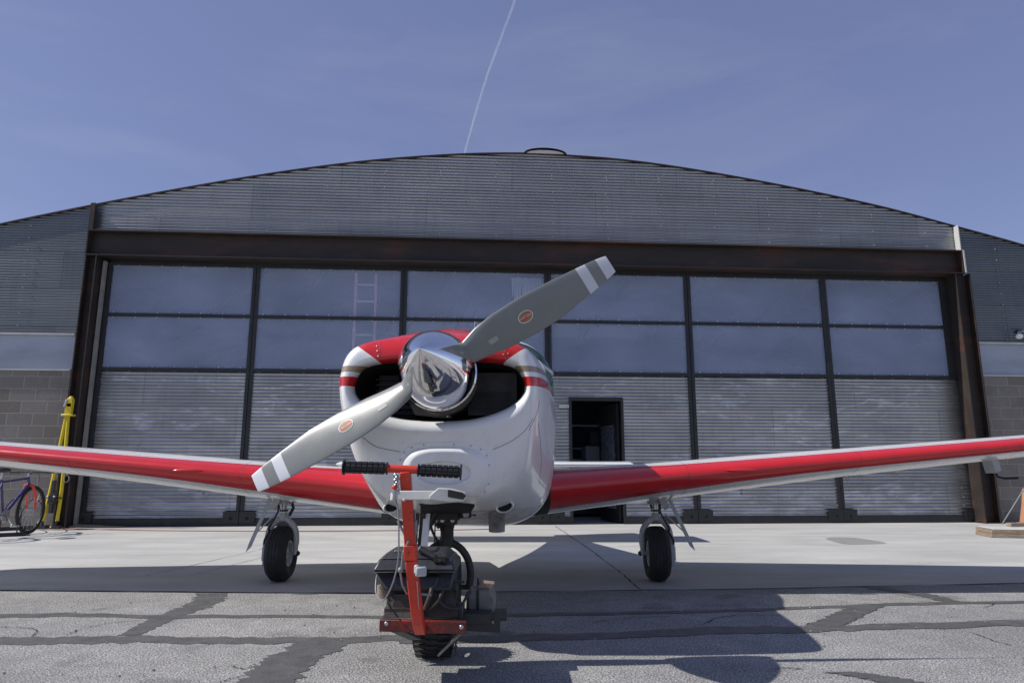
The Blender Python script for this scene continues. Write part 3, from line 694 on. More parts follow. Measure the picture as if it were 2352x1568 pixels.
# seams and fasteners on the nose
def seam(pts, wd=.0015, name='panel_seam', mt='seam', n=10):
    q = [pxc(p.x, p.y) for p in cr([Vector((a, b, 0)) for a, b in pts], n)]; q = [p for p in q if p]
    s = MB(); s.tube(q, wd, 6); return s
for pp in ([(833, 1004), (850, 1017), (868, 1027), (918, 1037)], [(1132, 1032), (1174, 1013), (1206, 988), (1225, 960)], [(870, 786), (872, 800), (871, 826)], [(1158, 795), (1160, 812), (1161, 828)], [(1239, 921), (1233, 949), (1215, 988)], [(1236, 970), (1241, 1013), (1243, 1060), (1238, 1110)]):
    seam(pp, .0013).build('panel_seam', 'seam', cowl)
for (a, b) in ((866, 795), (867, 806), (869, 818), (1154, 800), (1156, 814), (1165, 800), (1167, 812)):
    p = pxc(a, b, 0)
    if p: g = MB(); g.ball(p, .0045, 8); g.build('fastener', 'steel', cowl)
# lower scoop plate: a height field laid on the chin
NX, NZ = 72, 56; grid = []; ok = []
cx0, cz0 = .018, .855; HWX, HWZ = .234, .145
def sup(x, z, a, b, e=3.4): return (abs(x/a)**e+abs(z/b)**e)**(1/e)
for j in range(NZ+1):
    for i in range(NX+1):
        x = -HWX+2*HWX*i/NX; z = -HWZ+2*HWZ*j/NZ
        # squash square grid into the superellipse
        s_ = sup(x, z, HWX, HWZ, 3.2); m_ = max(abs(x/HWX), abs(z/HWZ)); k = m_/s_ if s_ > 1e-6 else 1
        x *= k; z *= k; s_ = sup(x, z, HWX, HWZ, 3.2)
        p, nn = onc(cx0+x, cz0+z)
        if p is None: p = Vector((XC+cx0+x, 3.5, cz0+z))
        h = .004 if s_ < .995 else -.003
        s2_ = sup(x-.004, z+.006, .188, .112, 3.0)
        h += .026*max(0, min(1, (1.12-s2_)/.2))**.7 if s2_ < 1.12 else 0
        e_ = math.hypot((x-.0)/.128, (z+.006)/.055)
        if e_ < 1.02: h -= (.06+.35*max(0, z+.01))*max(0, min(1, (1.02-e_)/.13))
        grid.append(p-Vector((0, h, 0)))
g = MB(); g.add(grid, [(j*(NX+1)+i, j*(NX+1)+i+1, (j+1)*(NX+1)+i+1, (j+1)*(NX+1)+i) for j in range(NZ) for i in range(NX)])
sp = g.build('air_scoop', 'white', cowl, ang=70)
for k in range(18):
    a = 2*math.pi*k/18+.1; x = .218*math.copysign(abs(math.cos(a))**.6, math.cos(a)); z = .131*math.copysign(abs(math.sin(a))**.6, math.sin(a))
    p, _ = onc(cx0+x, cz0+z, .005)
    if p: g = MB(); g.ball(p, .0042, 8); g.build('screw_head', 'alu', sp)
# exhaust side tubes and pipe
for (px, py, Y) in ((1160, 1163, 3.95), (903, 1163, 3.95)):
    c = (pxc(px, py, 0) or at(px, py, Y))+Vector((0, -.012, 0)); g = MB(); ax = Vector((0, -1, -.15)).normalized(); c = c+Vector((0, -.03, 0))
    g.lathe(c, ax, [(-.02, .031), (0, .033), (.006, .037), (0, .041), (-.12, .04)], 24); g.lathe(c, ax, [(-.012, .032), (-.012, 0)], 24, 1)
    g.v = [Vector((c.x+(p.x-c.x)*1.15, p.y, c.z+(p.z-c.z)*.75+(p.x-c.x)*.22)) for p in g.v]
    o = g.build('vent_tube', ['white', 'dark'], ap)
g = MB(); c = (pxc(1141, 1172, 0) or at(1141, 1170, 4.0))+Vector((0, .03, 0)); g.tube([c+Vector((0, .1, .08)), c, c-Vector((0, -.01, .11))], [.045, .045, .043], 20, caps=False); g.lathe(c-Vector((0, -.01, .10)), (0, 0, 1), [(0, .043), (0, 0)], 20, 1)
g.build('exhaust_pipe', ['muff', 'dark'], ap)

# fuselage behind the firewall
FS = [ST[-1],
      P(4.6, (0, 1.68), (.28, 1.635), (.50, 1.51), (.595, 1.32), (.60, 1.0), (.54, .68), (.34, .53), (0, .515)),
      P(5.4, (0, 1.67), (.30, 1.64), (.51, 1.52), (.605, 1.32), (.61, 1.0), (.57, .69), (.38, .52), (0, .50)),
      P(6.4, (0, 1.66), (.28, 1.63), (.47, 1.51), (.55, 1.32), (.555, 1.02), (.51, .74), (.34, .58), (0, .56)),
      P(7.6, (0, 1.46), (.18, 1.44), (.30, 1.36), (.35, 1.24), (.35, 1.04), (.31, .86), (.2, .74), (0, .72)),
      P(8.8, (0, 1.25), (.09, 1.24), (.14, 1.20), (.165, 1.12), (.165, 1.02), (.14, .93), (.09, .87), (0, .86)),
      P(9.9, (0, 1.12), (.02, 1.11), (.03, 1.09), (.035, 1.06), (.035, 1.03), (.03, 1.0), (.02, .97), (0, .96))]
fr = smooth_rings([ring(s) for s in FS], 6)
fr = [[Vector((XC+(p.x-XC)*.996, p.y+.004, 1.1+(p.z-1.1)*.996)) for p in r] for r in fr]
g = MB(); g.loft(fr, caps=(False, True)); g.build('fuselage', 'cowl', ap, ang=60)
# cabin: windscreen and roof
def cab(Y, hw_, zb, zt): return [Vector((XC+.03+hw_*math.copysign(abs(math.cos(a))**.5, math.cos(a)), Y, zb+(zt-zb)*abs(math.sin(a))**.75)) for a in [math.pi*i/24 for i in range(25)]]
cs = [(4.42, .52, 1.48, 1.61), (4.75, .60, 1.40, 1.75), (5.1, .60, 1.38, 1.83), (5.6, .57, 1.40, 1.88), (6.3, .50, 1.42, 1.80), (7.0, .33, 1.40, 1.62), (7.5, .2, 1.38, 1.46)]
ca = [cab(*q) for q in cs]; cc = smooth_rings(ca, 4)
g = MB(); g.loft(cc[:9], closed=False); wsn = g.build('windscreen', 'glass', ap, ang=60)
g = MB(); g.loft(cc[8:], closed=False); g.build('cabin_roof', 'white', ap, ang=60)
g = MB()
for s_ in (-1, 1):
    g.tube([r[2 if s_ > 0 else -3]+Vector((0, 0, .002)) for r in cc[:9]], .012, 8)
g.tube(cc[8], .014, 8); g.tube(cc[0], .01, 8)
g.build('windscreen_frame', 'white', ap)
g = MB(); p = Vector((XC+.075, 4.9, 1.77)); g.tube([p, p+Vector((0, .02, .16))], .003, 8); g.tube([p+Vector((0, .02, .15)), p+Vector((.02, .02, .15))], .003, 6); g.tube([p+Vector((0,0,-.05)), p+Vector((0,.004,.05))], .012, 8)
g.build('antenna', 'steel', ap)
# seats silhouettes and panel inside
g = MB(); g.bb(XC-.45, XC+.45, 4.7, 4.75, 1.3, 1.60); g.build('instrument_panel', 'baffle', ap)
for s_ in (-1, 1): g = MB(); g.box((XC+s_*.25, 5.6, 1.42), (.4, .12, .5)); g.build('seat_back', 'baffle', ap, bev=.03)
# tail
def foil(x, t): return t*5*(.2969*math.sqrt(max(x, 0))-.126*x-.3516*x*x+.2843*x**3-.1036*x**4)
CH = [0, .0025, .008, .02, .04, .07, .11, .16, .24, .34, .46, .6, .75, .9, 1.]
g = MB(); rings_ = []
for dx in (-1.87, -1.84, -.06, .06, 1.84, 1.87):
    k = .5 if abs(dx) > 1.85 else 1; c = .86
    rings_.append([Vector((XC+dx, 8.85+c*x, .965+foil(x, .09)*c*k)) for x in CH]+[Vector((XC+dx, 8.85+c*x, .965-foil(x, .09)*c*k)) for x in CH[-2:0:-1]])
g.loft(rings_, caps=(True, True)); g.build('stabilator', 'white', ap)
g = MB(); rings_ = []
for z, y0, c in ((1.1, 8.6, 1.25), (1.6, 9.0, 1.0), (2.1, 9.35, .72), (2.14, 9.4, .62)):
    rings_.append([Vector((XC+foil(x, .09)*c, y0+c*x, z)) for x in CH]+[Vector((XC-foil(x, .09)*c, y0+c*x, z)) for x in CH[-2:0:-1]])
g.loft(rings_, caps=(True, True)); g.build('tail_fin', 'white', ap)

# wings
def wing(sg):
    g = MB()
    SP = [.50, .62, .64, 1.0, 1.5, 1.62, 1.623, 2.0, 2.5, 2.9, 2.903, 3.6, 4.1, 4.103, 4.5, 5.1, 5.28, 5.36]
    ringsU = []
    for d in SP:
        yl = interp(d, [(.5, 4.98), (.64, 5.02), (1.0, 5.08), (1.5, 5.10), (5.1, 5.20), (5.36, 5.40)])
        c = interp(d, [(.5, 1.95), (1.5, 1.78), (5.1, 1.20), (5.36, .85)])
        th = interp(d, [(.5, .305), (1.5, .255), (3.5, .19), (4.2, .17), (5.1, .14), (5.28, .1), (5.36, .02)])
        zc = .748+.087*(d-.6)
        inc = R(3.2 if d < 2 else 2.6)
        wu = interp(d, [(.5, .26), (1.5, .12), (2.2, .09), (5.3, .07)]); wl = interp(d, [(.5, .24), (1.0, .19), (1.5, .11), (2.2, .05), (5.3, .03)])
        xs_u = [wu*f for f in (0, .02, .06, .14, .28, .5, .75, 1)]+[wu+.016, wu+.022]+[lerp(wu+.022, c, f) for f in (.08, .2, .34, .5, .7, .85, 1)]
        xs_l = [wl*f for f in (.02, .06, .14, .28, .5, .75, 1)]+[wl+.004]+[lerp(wl+.004, c, f) for f in (.08, .2, .34, .5, .7, .85)]
        def pt(x, s_):
            zz = s_*foil(min(1, x/c), th/c)*c*(1.05 if s_ > 0 else interp(d, [(.5, 1.2), (1.8, 1.2), (3, 1.05)]))
            return Vector((XC+sg*d, yl+x*math.cos(inc)+zz*math.sin(inc), zc-x*math.sin(inc)+zz*math.cos(inc)))
        U = [pt(x, 1) for x in xs_u]; Lw = [pt(x, -1) for x in xs_l]
        ringsU.append(U[::-1]+Lw)       # TE upper .. LE .. lower TE
    n = len(ringsU[0]); nu = 17
    # material: 0 white 1 red 2 dark line
    for i in range(len(SP)-1):
        for k in range(n):
            a, b = k, (k+1) % n
            if k < nu-1:
                idx = nu-2-k          # segment index from LE on upper side
                mi = 1 if idx < 7 else (0 if idx == 7 else (2 if idx == 8 else 0))
            else:
                idx = k-(nu-1); mi = 1 if idx < 7 else (2 if idx == 7 else 0)
            if i == 0: mi = 2 if idx < 12 else 0
            if SP[i+1]-SP[i] < .005: mi = 2
            v = [ringsU[i][a], ringsU[i][b], ringsU[i+1][b], ringsU[i+1][a]]
            g.add(v, [(0, 1, 2, 3)], mi)
    o = len(g.v); g.add(ringsU[-1], [tuple(range(n))], 0)
    import bmesh
    ob = g.build('wing', ['white', 'red', 'grime'], ap, smooth=False)
    b = bmesh.new(); b.from_mesh(ob.data); bmesh.ops.remove_doubles(b, verts=b.verts, dist=1e-5); bmesh.ops.recalc_face_normals(b, faces=b.faces)
    for f in b.faces: f.smooth = True
    b.to_mesh(ob.data); b.free(); ob.data.set_sharp_from_angle(angle=R(50))
    return ob
wl_ = wing(-1); wr_ = wing(1)
WZ = lambda d, y: .748+.087*(d-.6)-math.sin(R(3))*(y-5.1)-.08
for (wg, sg, d, y) in ((wl_, -1, 3.28, 5.75), (wr_, 1, 3.07, 5.75)):
    c = Vector((XC+sg*d, y, WZ(d, y)-.05)); g = MB()
    g.tube([c+Vector((math.cos(a)*.022, 0, math.sin(a)*.028-.01)) for a in [2*math.pi*i/16 for i in range(17)]], .0035, 8, caps=False); g.tube([c+Vector((0, 0, .02)), c+Vector((0, 0, .09))], .005, 8)
    g.build('tie_down_ring', 'steel', wg)
g = MB(); c = at(2283, 1050, 5.45)
g.prism([c+Vector((-.03, 0, .03)), c+Vector((.03, 0, .03)), c+Vector((.045, 0, -.10)), c+Vector((0, 0, -.12))], (0, .12, 0))
g.tube([c+Vector((.02, .05, -.10)), c+Vector((.03, .02, -.15)), c+Vector((.05, -.02, -.16)), c+Vector((.1, -.10, -.155))], .009, 8, mi=1)
g.build('pitot_mast', ['alu', 'black'], wr_)
for (wg, sg) in ((wl_, -1), (wr_, 1)):
    for d, y in ((1.17, 6.0), (.95, 6.1), (2.35, 6.2)):
        g = MB(); c = Vector((XC+sg*d, y, WZ(d, y)-.03)); g.box(c, (.018, .05, .07)); g.ball(c-Vector((0, 0, .055)), .012); g.build('hinge_bracket', 'alu', wg)
    g = MB(); c = Vector((XC+sg*2.0, 5.09, .748+.087*1.4)); 
    g.ball(c, .09, 16, 0, (1.2, .16, .16)); g.build('stall_vane', 'red', wg)

# tyres / wheels
def tyre(mb, c, ax, r, wd, rim, n=48, groove=True, mi=0, knob=False):
    prof = []
    h = wd/2
    for t, q in ((-.62, rim), (-.80, rim+.012), (-1.0, rim+(r-rim)*.45), (-.98, rim+(r-rim)*.68), (-.8, r-.022), (-.62, r-.008)):
        prof.append((t*h, q))
    if groove:
        for t in (-.45, -.15, .15, .45):
            prof += [(t*h-.004, r-.001-abs(t)*.006), (t*h-.002, r-.005-abs(t)*.004), (t*h+.002, r-.005-abs(t)*.004), (t*h+.004, r-.001-abs(t)*.006)]
    else: prof += [(-.3*h, r-.002), (0, r), (.3*h, r-.002)]
    for t, q in ((.62, r-.008), (.8, r-.022), (.98, rim+(r-rim)*.68), (1.0, rim+(r-rim)*.45), (.80, rim+.012), (.62, rim)): prof.append((t*h, q))
    mb.lathe(c, ax, prof, n, mi)
def main_gear(sg):
    yw = 5.78; c = Vector((XC+sg*1.505, yw, .215+.006)); ax = Vector((1, -.02*sg, 0)); inner = -sg
    gl = MB(); top = Vector((c.x, yw, .66))
    gl.tube([top+Vector((0, 0, .12)), top+Vector((0, 0, -.01))], .05, 16, 0); gl.lathe(top-Vector((0, 0, .055)), (0, 0, 1), [(0, .03), (0, .062), (.03, .062), (.03, .03)], 20)
    gl.box(top+Vector((0, .0, .0)), (.26, .03, .016)); gl.box(top+Vector((-sg*.02, 0, .045)), (.17, .10, .07), None, 0, .75)
    gl.tube([top, Vector((c.x, yw, .50))], .023, 16, 2)
    gl.lathe((c.x, yw, .548), (0, 0, 1), [(0, .0), (0, .036), (.014, .036), (.014, 0)], 16, 1)
    gl.tube([(c.x+.04, yw+.05, .64), (c.x+.055, yw+.07, .57), (c.x+.03, yw+.05, .51)], .013, 8, 1)
    gl.tube([(c.x-.045, yw-.02, .63), (c.x-.03, yw-.03, .57)], .010, 8, 1)
    # drag brace into the wing and side rod
    gl.tube([top+Vector((-sg*.05, 0, -.005)), top+Vector((-sg*.36, .05, -.005))], .012, 8, 0)
    for k in (.16, .3): gl.box(top+Vector((-sg*k, .02, -.01)), (.02, .03, .05), None, 1)
    o = gl.build('gear_leg', ['alu', 'black', 'steel'], ap)
    f = MB(); arch = [Vector((c.x+s_*x, yw-.005, z)) for s_, x, z in ((-1, .112, .215), (-1, .116, .33), (-1, .104, .405), (-1, .075, .45), (-1, .035, .485), (0, 0, .495), (1, .035, .485), (1, .075, .45), (1, .104, .405), (1, .116, .33), (1, .112, .215))]
    pth = cr(arch, 4); rr = [.018 if p.z < .3 else .024 for p in pth]; f.tube(pth, rr, 12)
    f.lathe((c.x, yw-.005, .48), (0, 0, 1), [(0, .03), (.03, .034), (.055, .03), (.055, 0)], 16)
    f.tube([c-ax*.125, c+ax*.125], .014, 12, 0); f.ball(c+ax*.13*inner, .02, 10, 1); 
    f.build('gear_fork', ['alu', 'black'], o)
    wt = MB(); tyre(wt, c, ax, .215, .17, .098); w_ = wt.build('wheel', 'rubber', o, ang=50)
    wr = MB()
    for s_ in (-1, 1): wr.lathe(c, ax*s_, [(.055, .098), (.066, .1), (.064, .088), (.04, .078), (.035, .05), (.05, .04), (.055, .0)], 32)
    for k in range(6):
        a = math.pi*k/3
        for s_ in (-1, 1): wr.ball(c+ax*s_*.042+Vector((0, math.cos(a)*.062, math.sin(a)*.062)), .007, 8)
    wr.build('wheel_rim', 'alu', w_)
    b = MB(); bc = c+Vector((sg*.118, 0, 0)); b.box(bc+Vector((0, -.01, -.01)), (.035, .07, .17)); b.box(bc+Vector((sg*.012, -.015, .0)), (.03, .05, .11))
    b.build('brake_caliper', 'alu', o, bev=.006)
    h = MB(); h.tube(cr([bc+Vector((sg*.01, -.03, .03)), bc+Vector((sg*.012, -.04, .10)), bc+Vector((-sg*.02, -.03, .17)), Vector((c.x+sg*.10, yw-.04, .42)), Vector((c.x+sg*.055, yw-.045, .50)), Vector((c.x+sg*.03, yw-.05, .56)), Vector((c.x+sg*.05, yw-.02, .66))], 6), .0075, 8); h.build('brake_hose', 'black', o)
    # gear door: long narrow plate slanting outboard
    d = MB(); a0 = Vector((c.x+sg*.085, yw-.08, .655)); a1 = Vector((c.x+sg*.235, yw-.10, .255))
    if sg > 0: a0 = Vector((c.x+.095, yw-.08, .66)); a1 = Vector((c.x+.27, yw-.10, .265))
    u = Vector((1, 0, 0)); t_ = (a1-a0).normalized(); s0 = t_.cross(Vector((0, 1, 0))).normalized()
    if s0.x*sg < 0: s0 = -s0
    pts = [a0-s0*.004, a0+s0*.038, a1+s0*.02+t_*.03, a1-s0*.005, a1-s0*.026-t_*.06, a0-s0*.02+t_*.03]
    d.prism([a0-s0*.013, a0+s0*.016, a1+s0*.015-t_*.06, a1+s0*.009+t_*.02, a1-s0*.014-t_*.03], (0, .008, 0)); gd = d.build('gear_door', 'alu', o, smooth=False, bev=.002)
    e = MB(); e.tube([a0-s0*.085+t_*.1, a0+t_*.28-s0*.01], .005, 8); e.box(a0-s0*.05+t_*.03, (.05, .02, .09), Matrix.Rotation(-sg*.5, 3, 'Y')); e.build('door_link', 'alu', gd)
    # skin cut-out fairing at the wing
    q = MB(); q.box(top+Vector((-sg*.02, -.02, .10)), (.22, .16, .12), None, 0, .8); q.prism([top+Vector((sg*.06, -.1, .13)), top+Vector((sg*.12, -.1, .14)), top+Vector((sg*.11, -.1, -.0)), top+Vector((sg*.085, -.1, .0))], (0, .01, 0)); q.build('gear_well_fairing', 'white', o, bev=.01)
main_gear(-1); main_gear(1)
# nose gear
nx = XC-.01; ny = 3.92
g = MB(); g.tube([(nx, ny, .80), (nx, ny, .50)], .036, 16); g.lathe((nx, ny, .62), (0, 0, 1), [(-.05, .036), (-.045, .055), (.02, .06), (.05, .075), (.09, .08)], 20)
g.tube([(nx, ny, .52), (nx, ny, .44)], .022, 16, 1)
g.tube([(nx-.03, ny-.02, .58), (nx-.055, ny-.03, .565)], .016, 8); g.tube([(nx+.02, ny-.03, .57), (nx+.05, ny-.03, .60)], .013, 8)
for dx in (-.035, .035): g.bar((nx+dx, ny-.02, .57), (nx+dx*.4, ny-.03, .50), .014, .02)
g.tube([(nx+.05, ny, .66), (nx+.20, ny+.03, .655)], .034, 14, 0); g.ball((nx+.09, ny-.03, .655), .03, 12, 2); g.tube([(nx+.2, ny+.03, .655), (nx+.22, ny+.03, .655)], .03, 14, 2)
ng = g.build('nose_gear_leg', ['grime', 'chrome', 'alu'], ap)
g = MB(); hz = .40
A = [(-.125, .25), (-.132, .32), (-.118, .39), (-.082, .445), (-.035, .475), (0, .48), (.035, .475), (.082, .445), (.118, .39), (.132, .32), (.125, .25)]
g.tube(cr([Vector((nx+a, ny-.02, b)) for a, b in A], 4), .02, 12); g.lathe((nx, ny-.01, .455), (0, 0, 1), [(0, .045), (.03, .045), (.06, .032), (.08, .03)], 16)
g.tube([(nx-.135, ny-.02, .25), (nx+.135, ny-.02, .25)], .013, 12)
g.build('nose_fork', 'grime', ng)
g = MB(); tyre(g, Vector((nx, ny-.02, .25)), Vector((1, 0, 0)), .19, .15, .085); w_ = g.build('nose_wheel', 'rubber', ng, ang=50)
g = MB()
for s_ in (-1, 1): g.lathe((nx, ny-.02, .25), (s_, 0, 0), [(.05, .085), (.057, .087), (.05, .07), (.03, .05), (.04, 0)], 28)
g.build('wheel_rim', 'alu', w_)
for dx, k in ((-.095, 1), (-.145, 0)):
    g = MB(); p0 = Vector((nx+dx, ny-.1, .70)); p1 = Vector((nx+dx-.015, ny-.14, .42))
    g.bar(p0, p1, .035 if k else .02, .012, 0); g.build('nose_gear_door' if k else 'drag_link', 'white' if k else 'grime', ng)
g = MB(); g.tube([(nx-.06, ny-.05, .7), (nx-.062, ny-.05, .38)], .004, 6); g.bar((nx-.02, ny-.1, .68), (nx-.1, ny-.1, .56), .035, .01); g.build('gear_rod', 'grime', ng)
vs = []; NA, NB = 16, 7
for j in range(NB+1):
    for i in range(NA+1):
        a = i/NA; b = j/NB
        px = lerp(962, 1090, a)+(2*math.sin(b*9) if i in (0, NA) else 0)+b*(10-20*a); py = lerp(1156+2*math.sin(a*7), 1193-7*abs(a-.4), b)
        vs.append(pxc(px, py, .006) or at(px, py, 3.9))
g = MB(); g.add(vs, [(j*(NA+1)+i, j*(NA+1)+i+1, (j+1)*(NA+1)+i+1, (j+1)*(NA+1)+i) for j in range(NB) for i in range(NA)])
g.build('wheel_well_shade', 'dark', ap, smooth=False)  # near-black sheet over the skin stands in for shade in the wheel opening
g = MB(); g.box((nx+.01, 3.86, .64), (.13, .12, .07), None, 0, .7); g.lathe((nx, 3.90, .60), (0, 0, 1), [(-.02, .045), (.05, .065), (.08, .05)], 14); g.box((nx-.09, 3.84, .66), (.05, .03, .06)); g.tube([(nx+.07, 3.82, .66), (nx+.16, 3.86, .63)], .012, 8)
g.build('gear_trunnion', 'grime', ng, bev=.006)
g = MB(); c = Vector((nx+.11, 3.80, .655)); g.prism([c+Vector((-.03, 0, .03)), c+Vector((.03, 0, .03)), c+Vector((.012, 0, -.035)), c+Vector((-.012, 0, -.035))], (0, .006, 0)); g.build('bracket', 'alu', ng)
g = MB(); g.tube(cr([Vector((nx-.04, 3.78, .66)), Vector((nx-.075, 3.80, .58)), Vector((nx-.05, 3.86, .50)), Vector((nx-.02, 3.88, .47))], 6), .007, 8); g.build('brake_hose', 'black', ng)
g = MB(); g.bar((nx-.115, 3.80, .68), (nx-.135, 3.84, .44), .03, .02); g.bar((nx-.075, 3.83, .67), (nx-.115, 3.86, .45), .018, .02); g.build('retract_strut', 'grime', ng)
for dx_ in (-.02, .035): g = MB(); g.lathe((nx+dx_, ny-.07, .60), (0, -1, 0), [(0, 0), (0, .012), (.01, .012), (.01, 0)], 6); g.build('bolt', 'steel', ng)
# spinner
HUB = Vector((XC-.006, 3.2, 1.319)); AX = Vector((-.06, -1, .065)).normalized()   # nose slightly high
prof = []; Ls = .45; Rs = .178
for i in range(33):
    t = (i/32)**1.3; prof.append((Ls-Ls*t-.02, Rs*(1-(1-t)**1.95)))
prof += [(-.035, Rs), (-.06, Rs), (-.062, Rs+.004), (-.07, Rs+.004), (-.075, Rs-.01), (-.075, 0)]
g = MB(); g.lathe(HUB, AX, prof, 96); spn = g.build('spinner', 'chrome', ap, ang=50)
# propeller
ANG = math.atan2(.605-.0, 1.0)  # 31-32 deg above horizontal
XB = Vector((math.cos(R(32.1)), 0, math.sin(R(32.1)))); XB = (XB-AX*XB.dot(AX)).normalized(); YB = AX.cross(XB)
if YB.z < 0: YB = -YB
STN = [(.10, -.042, .042), (.17, -.053, .050), (.25, -.063, .070), (.35, -.080, .084), (.5, -.092, .088), (.65, -.092, .080), (.8, -.073, .067), (.9, -.059, .057), (.955, -.049, .047), (.972, -.045, .042)]
def edges(r):
    a = interp(r, [(s[0], s[1]) for s in STN]); b = interp(r, [(s[0], s[2]) for s in STN]); return a, b
def blade_pt(sgn, r, f, side, off=0.):
    # f 0..1 from trailing edge to leading edge; side +1 = face towards the viewer
    a, b = edges(r); c = lerp(a, b, f); tw = R(interp(r, [(.1, 27), (.3, 26), (.5, 21), (.8, 14), (.97, 11)]))
    wd = b-a; th = interp(r, [(.1, .05), (.17, .035), (.3, .022), (.6, .013), (.97, .005)])
    camb = th*max(0, 4*f*(1-f))**.6*(.75 if side > 0 else -.25)
    e = c/math.cos(tw); xx = sgn
    along = XB*xx*r; ch = YB*xx
    ch2 = ch*math.cos(tw)+AX*math.sin(tw); nrm = AX*math.cos(tw)-ch*math.sin(tw)
    return HUB-AX*.015+along+ch2*e+nrm*(camb+off)
for sgn in (1, -1):
    g = MB(); rs = [.10, .13, .17, .21, .25, .3, .35, .42, .5, .575, .65, .72, .78, .812, .863, .89, .918, .94, .955, .972]
    FF = [0, .01, .04, .1, .2, .35, .5, .65, .8, .9, .96, .99, 1]
    rg = [[blade_pt(sgn, r, f, 1) for f in FF]+[blade_pt(sgn, r, f, -1) for f in FF[-2:0:-1]] for r in rs]
    n = len(rg[0])
    for i in range(len(rs)-1):
        rm = (rs[i]+rs[i+1])/2; mi = 1 if (rm > .918 or .812 < rm < .863) else 0
        for k in range(n): g.add([rg[i][k], rg[i][(k+1) % n], rg[i+1][(k+1) % n], rg[i+1][k]], [(0, 1, 2, 3)], mi)
    g.add(rg[-1], [tuple(range(n))], 1)
    import bmesh
    bl = g.build('propeller_blade', ['blade', 'bladewhite'], ap, smooth=False)
    b = bmesh.new(); b.from_mesh(bl.data); bmesh.ops.remove_doubles(b, verts=b.verts, dist=1e-6); bmesh.ops.recalc_face_normals(b, faces=b.faces)
    for f in b.faces: f.smooth = True
    b.to_mesh(bl.data); b.free(); bl.data.set_sharp_from_angle(angle=R(60))
    # oval maker's badge: blade coords (x along, y across)
    def bp(x, y, off):
        a, b_ = edges(x); f = (y-a)/(b_-a); return blade_pt(sgn, x, f, 1, off)
    r0 = .487; flip = 1
    def oval(mb, ra, rb, mi, off, cut=None):
        N = 40; K = 4
        for q in range(K):
            vs = []
            for ss in (q/K, (q+1)/K):
                vs += [bp(r0+math.cos(2*math.pi*i/N)*ra*ss, math.sin(2*math.pi*i/N)*rb*ss, off) for i in range(N)]
            mb.add(vs, [(i, (i+1) % N, N+(i+1) % N, N+i) for i in range(N)], mi)
    d = MB(); oval(d, .0385, .0265, 0, .0016); oval(d, .0345, .0228, 1, .0022)
    # red diagonal half
    N = 24; vs = []
    for i in range(N+1):
        u = -1+2*i/N; hh = math.sqrt(max(0, 1-u*u)); y1 = min(hh, .42+.15*u); y0 = -min(hh, .42-.15*u)
        vs += [bp(r0+u*.0343, y0*.0226, .0028), bp(r0+u*.0343, y1*.0226, .0028)]
    d.add(vs, [(2*i, 2*i+1, 2*i+3, 2*i+2) for i in range(N)], 2)
    bd = d.build('maker_badge', ['decalwhite', 'gold', 'decalred'], bl, smooth=False)
    tv, tf = text_mesh('HARTZELL', .0145); d = MB()
    d.add([bp(r0+v.x*1.02, v.y*1.1, .0034) for v in tv], tf); d.build('lettering', 'decalwhite', bl, smooth=False)
    # paper label near the root
    d = MB(); c = (.30, -.012) if sgn > 0 else (.30, .02)
    d.add([bp(c[0]+a*.023, c[1]+b_*.011, .0015) for a, b_ in ((-1, -1), (0, -1), (1, -1), (1, 1), (0, 1), (-1, 1))], [(0, 1, 4, 5), (1, 2, 3, 4)]); d.build('paper_label', 'label', bl, smooth=False)
    # spinner cut-out lip round the blade root
    d = MB(); rr_ = .168; pth = []
    for i in range(17):
        f = i/16; pth.append(blade_pt(sgn, .163-.028*abs(2*f-1)**2, f*1.16-.08, 1, .006))
    d.tube(pth, .0045, 8); d.build('spinner_lip', 'chrome', spn)
for k in range(20):
    a = 2*math.pi*k/20; u = AX.cross(Vector((0, 0, 1))).normalized(); v = AX.cross(u)
    g = MB(); g.ball(HUB-AX*.05+(u*math.cos(a)+v*math.sin(a))*(Rs+.001), .0038, 8); g.build('spinner_screw', 'steel', spn)

# ------------------------------------------------------------------ powered tug under the nose
TB = gr(990, 1500)
tg = thing('aircraft_tug', 'small red engine-driven hand tug with black rubber grips under the airplane nose', 'tug', (TB.x, 3.3, 0))
def gripmesh(p0, p1, r=.0215):
    g = MB(); d = (p1-p0); L = d.length; d.normalize(); up = Vector((0, 0, 1)); u = d.cross(up).normalized(); v = d.cross(u)
    g.tube([p0, p1], r*.86, 16); g.lathe(p0, d, [(0, 0), (0, r*1.42), (.005, r*1.42), (.007, r*.86)], 20) ; g.lathe(p1, d, [(-.006, r*.86), (-.004, r*1.12), (0, r*1.12), (0, 0)], 20)
    nb = 7
    for i in range(nb):
        t0 = .012+(L-.02)*i/nb; t1 = t0+(L-.02)/nb*.78
        for k in range(10):
            a0 = 2*math.pi*k/10+.08; a1 = a0+2*math.pi/10*.72
            vs = []
            for t in (t0, t1):
                for a in (a0, (a0+a1)/2, a1): vs.append(p0+d*t+(u*math.cos(a)+v*math.sin(a))*r*1.10)
            for t in (t0, t1):
                for a in (a0, (a0+a1)/2, a1): vs.append(p0+d*t+(u*math.cos(a)+v*math.sin(a))*r*.8)
            g.add(vs, [(0, 1, 4, 3), (1, 2, 5, 4), (0, 3, 9, 6), (2, 8, 11, 5), (0, 6, 7, 1), (1, 7, 8, 2), (3, 4, 10, 9), (4, 5, 11, 10)])
    return g
YH = 2.72
gripmesh(at(789, 1072, YH), at(890, 1075, YH)).build('hand_grip', 'grip', tg, ang=40)
gripmesh(at(1060, 1084, YH), at(960, 1079, YH)).build('hand_grip', 'grip', tg, ang=40)
g = MB(); g.tube([at(880, 1075, YH), at(970, 1079, YH)], .0155, 16); g.build('handlebar', 'tugred', tg)
g = MB()
c1 = [(931, 1082, 2.72), (934, 1150, 2.735), (943, 1256, 2.76)]
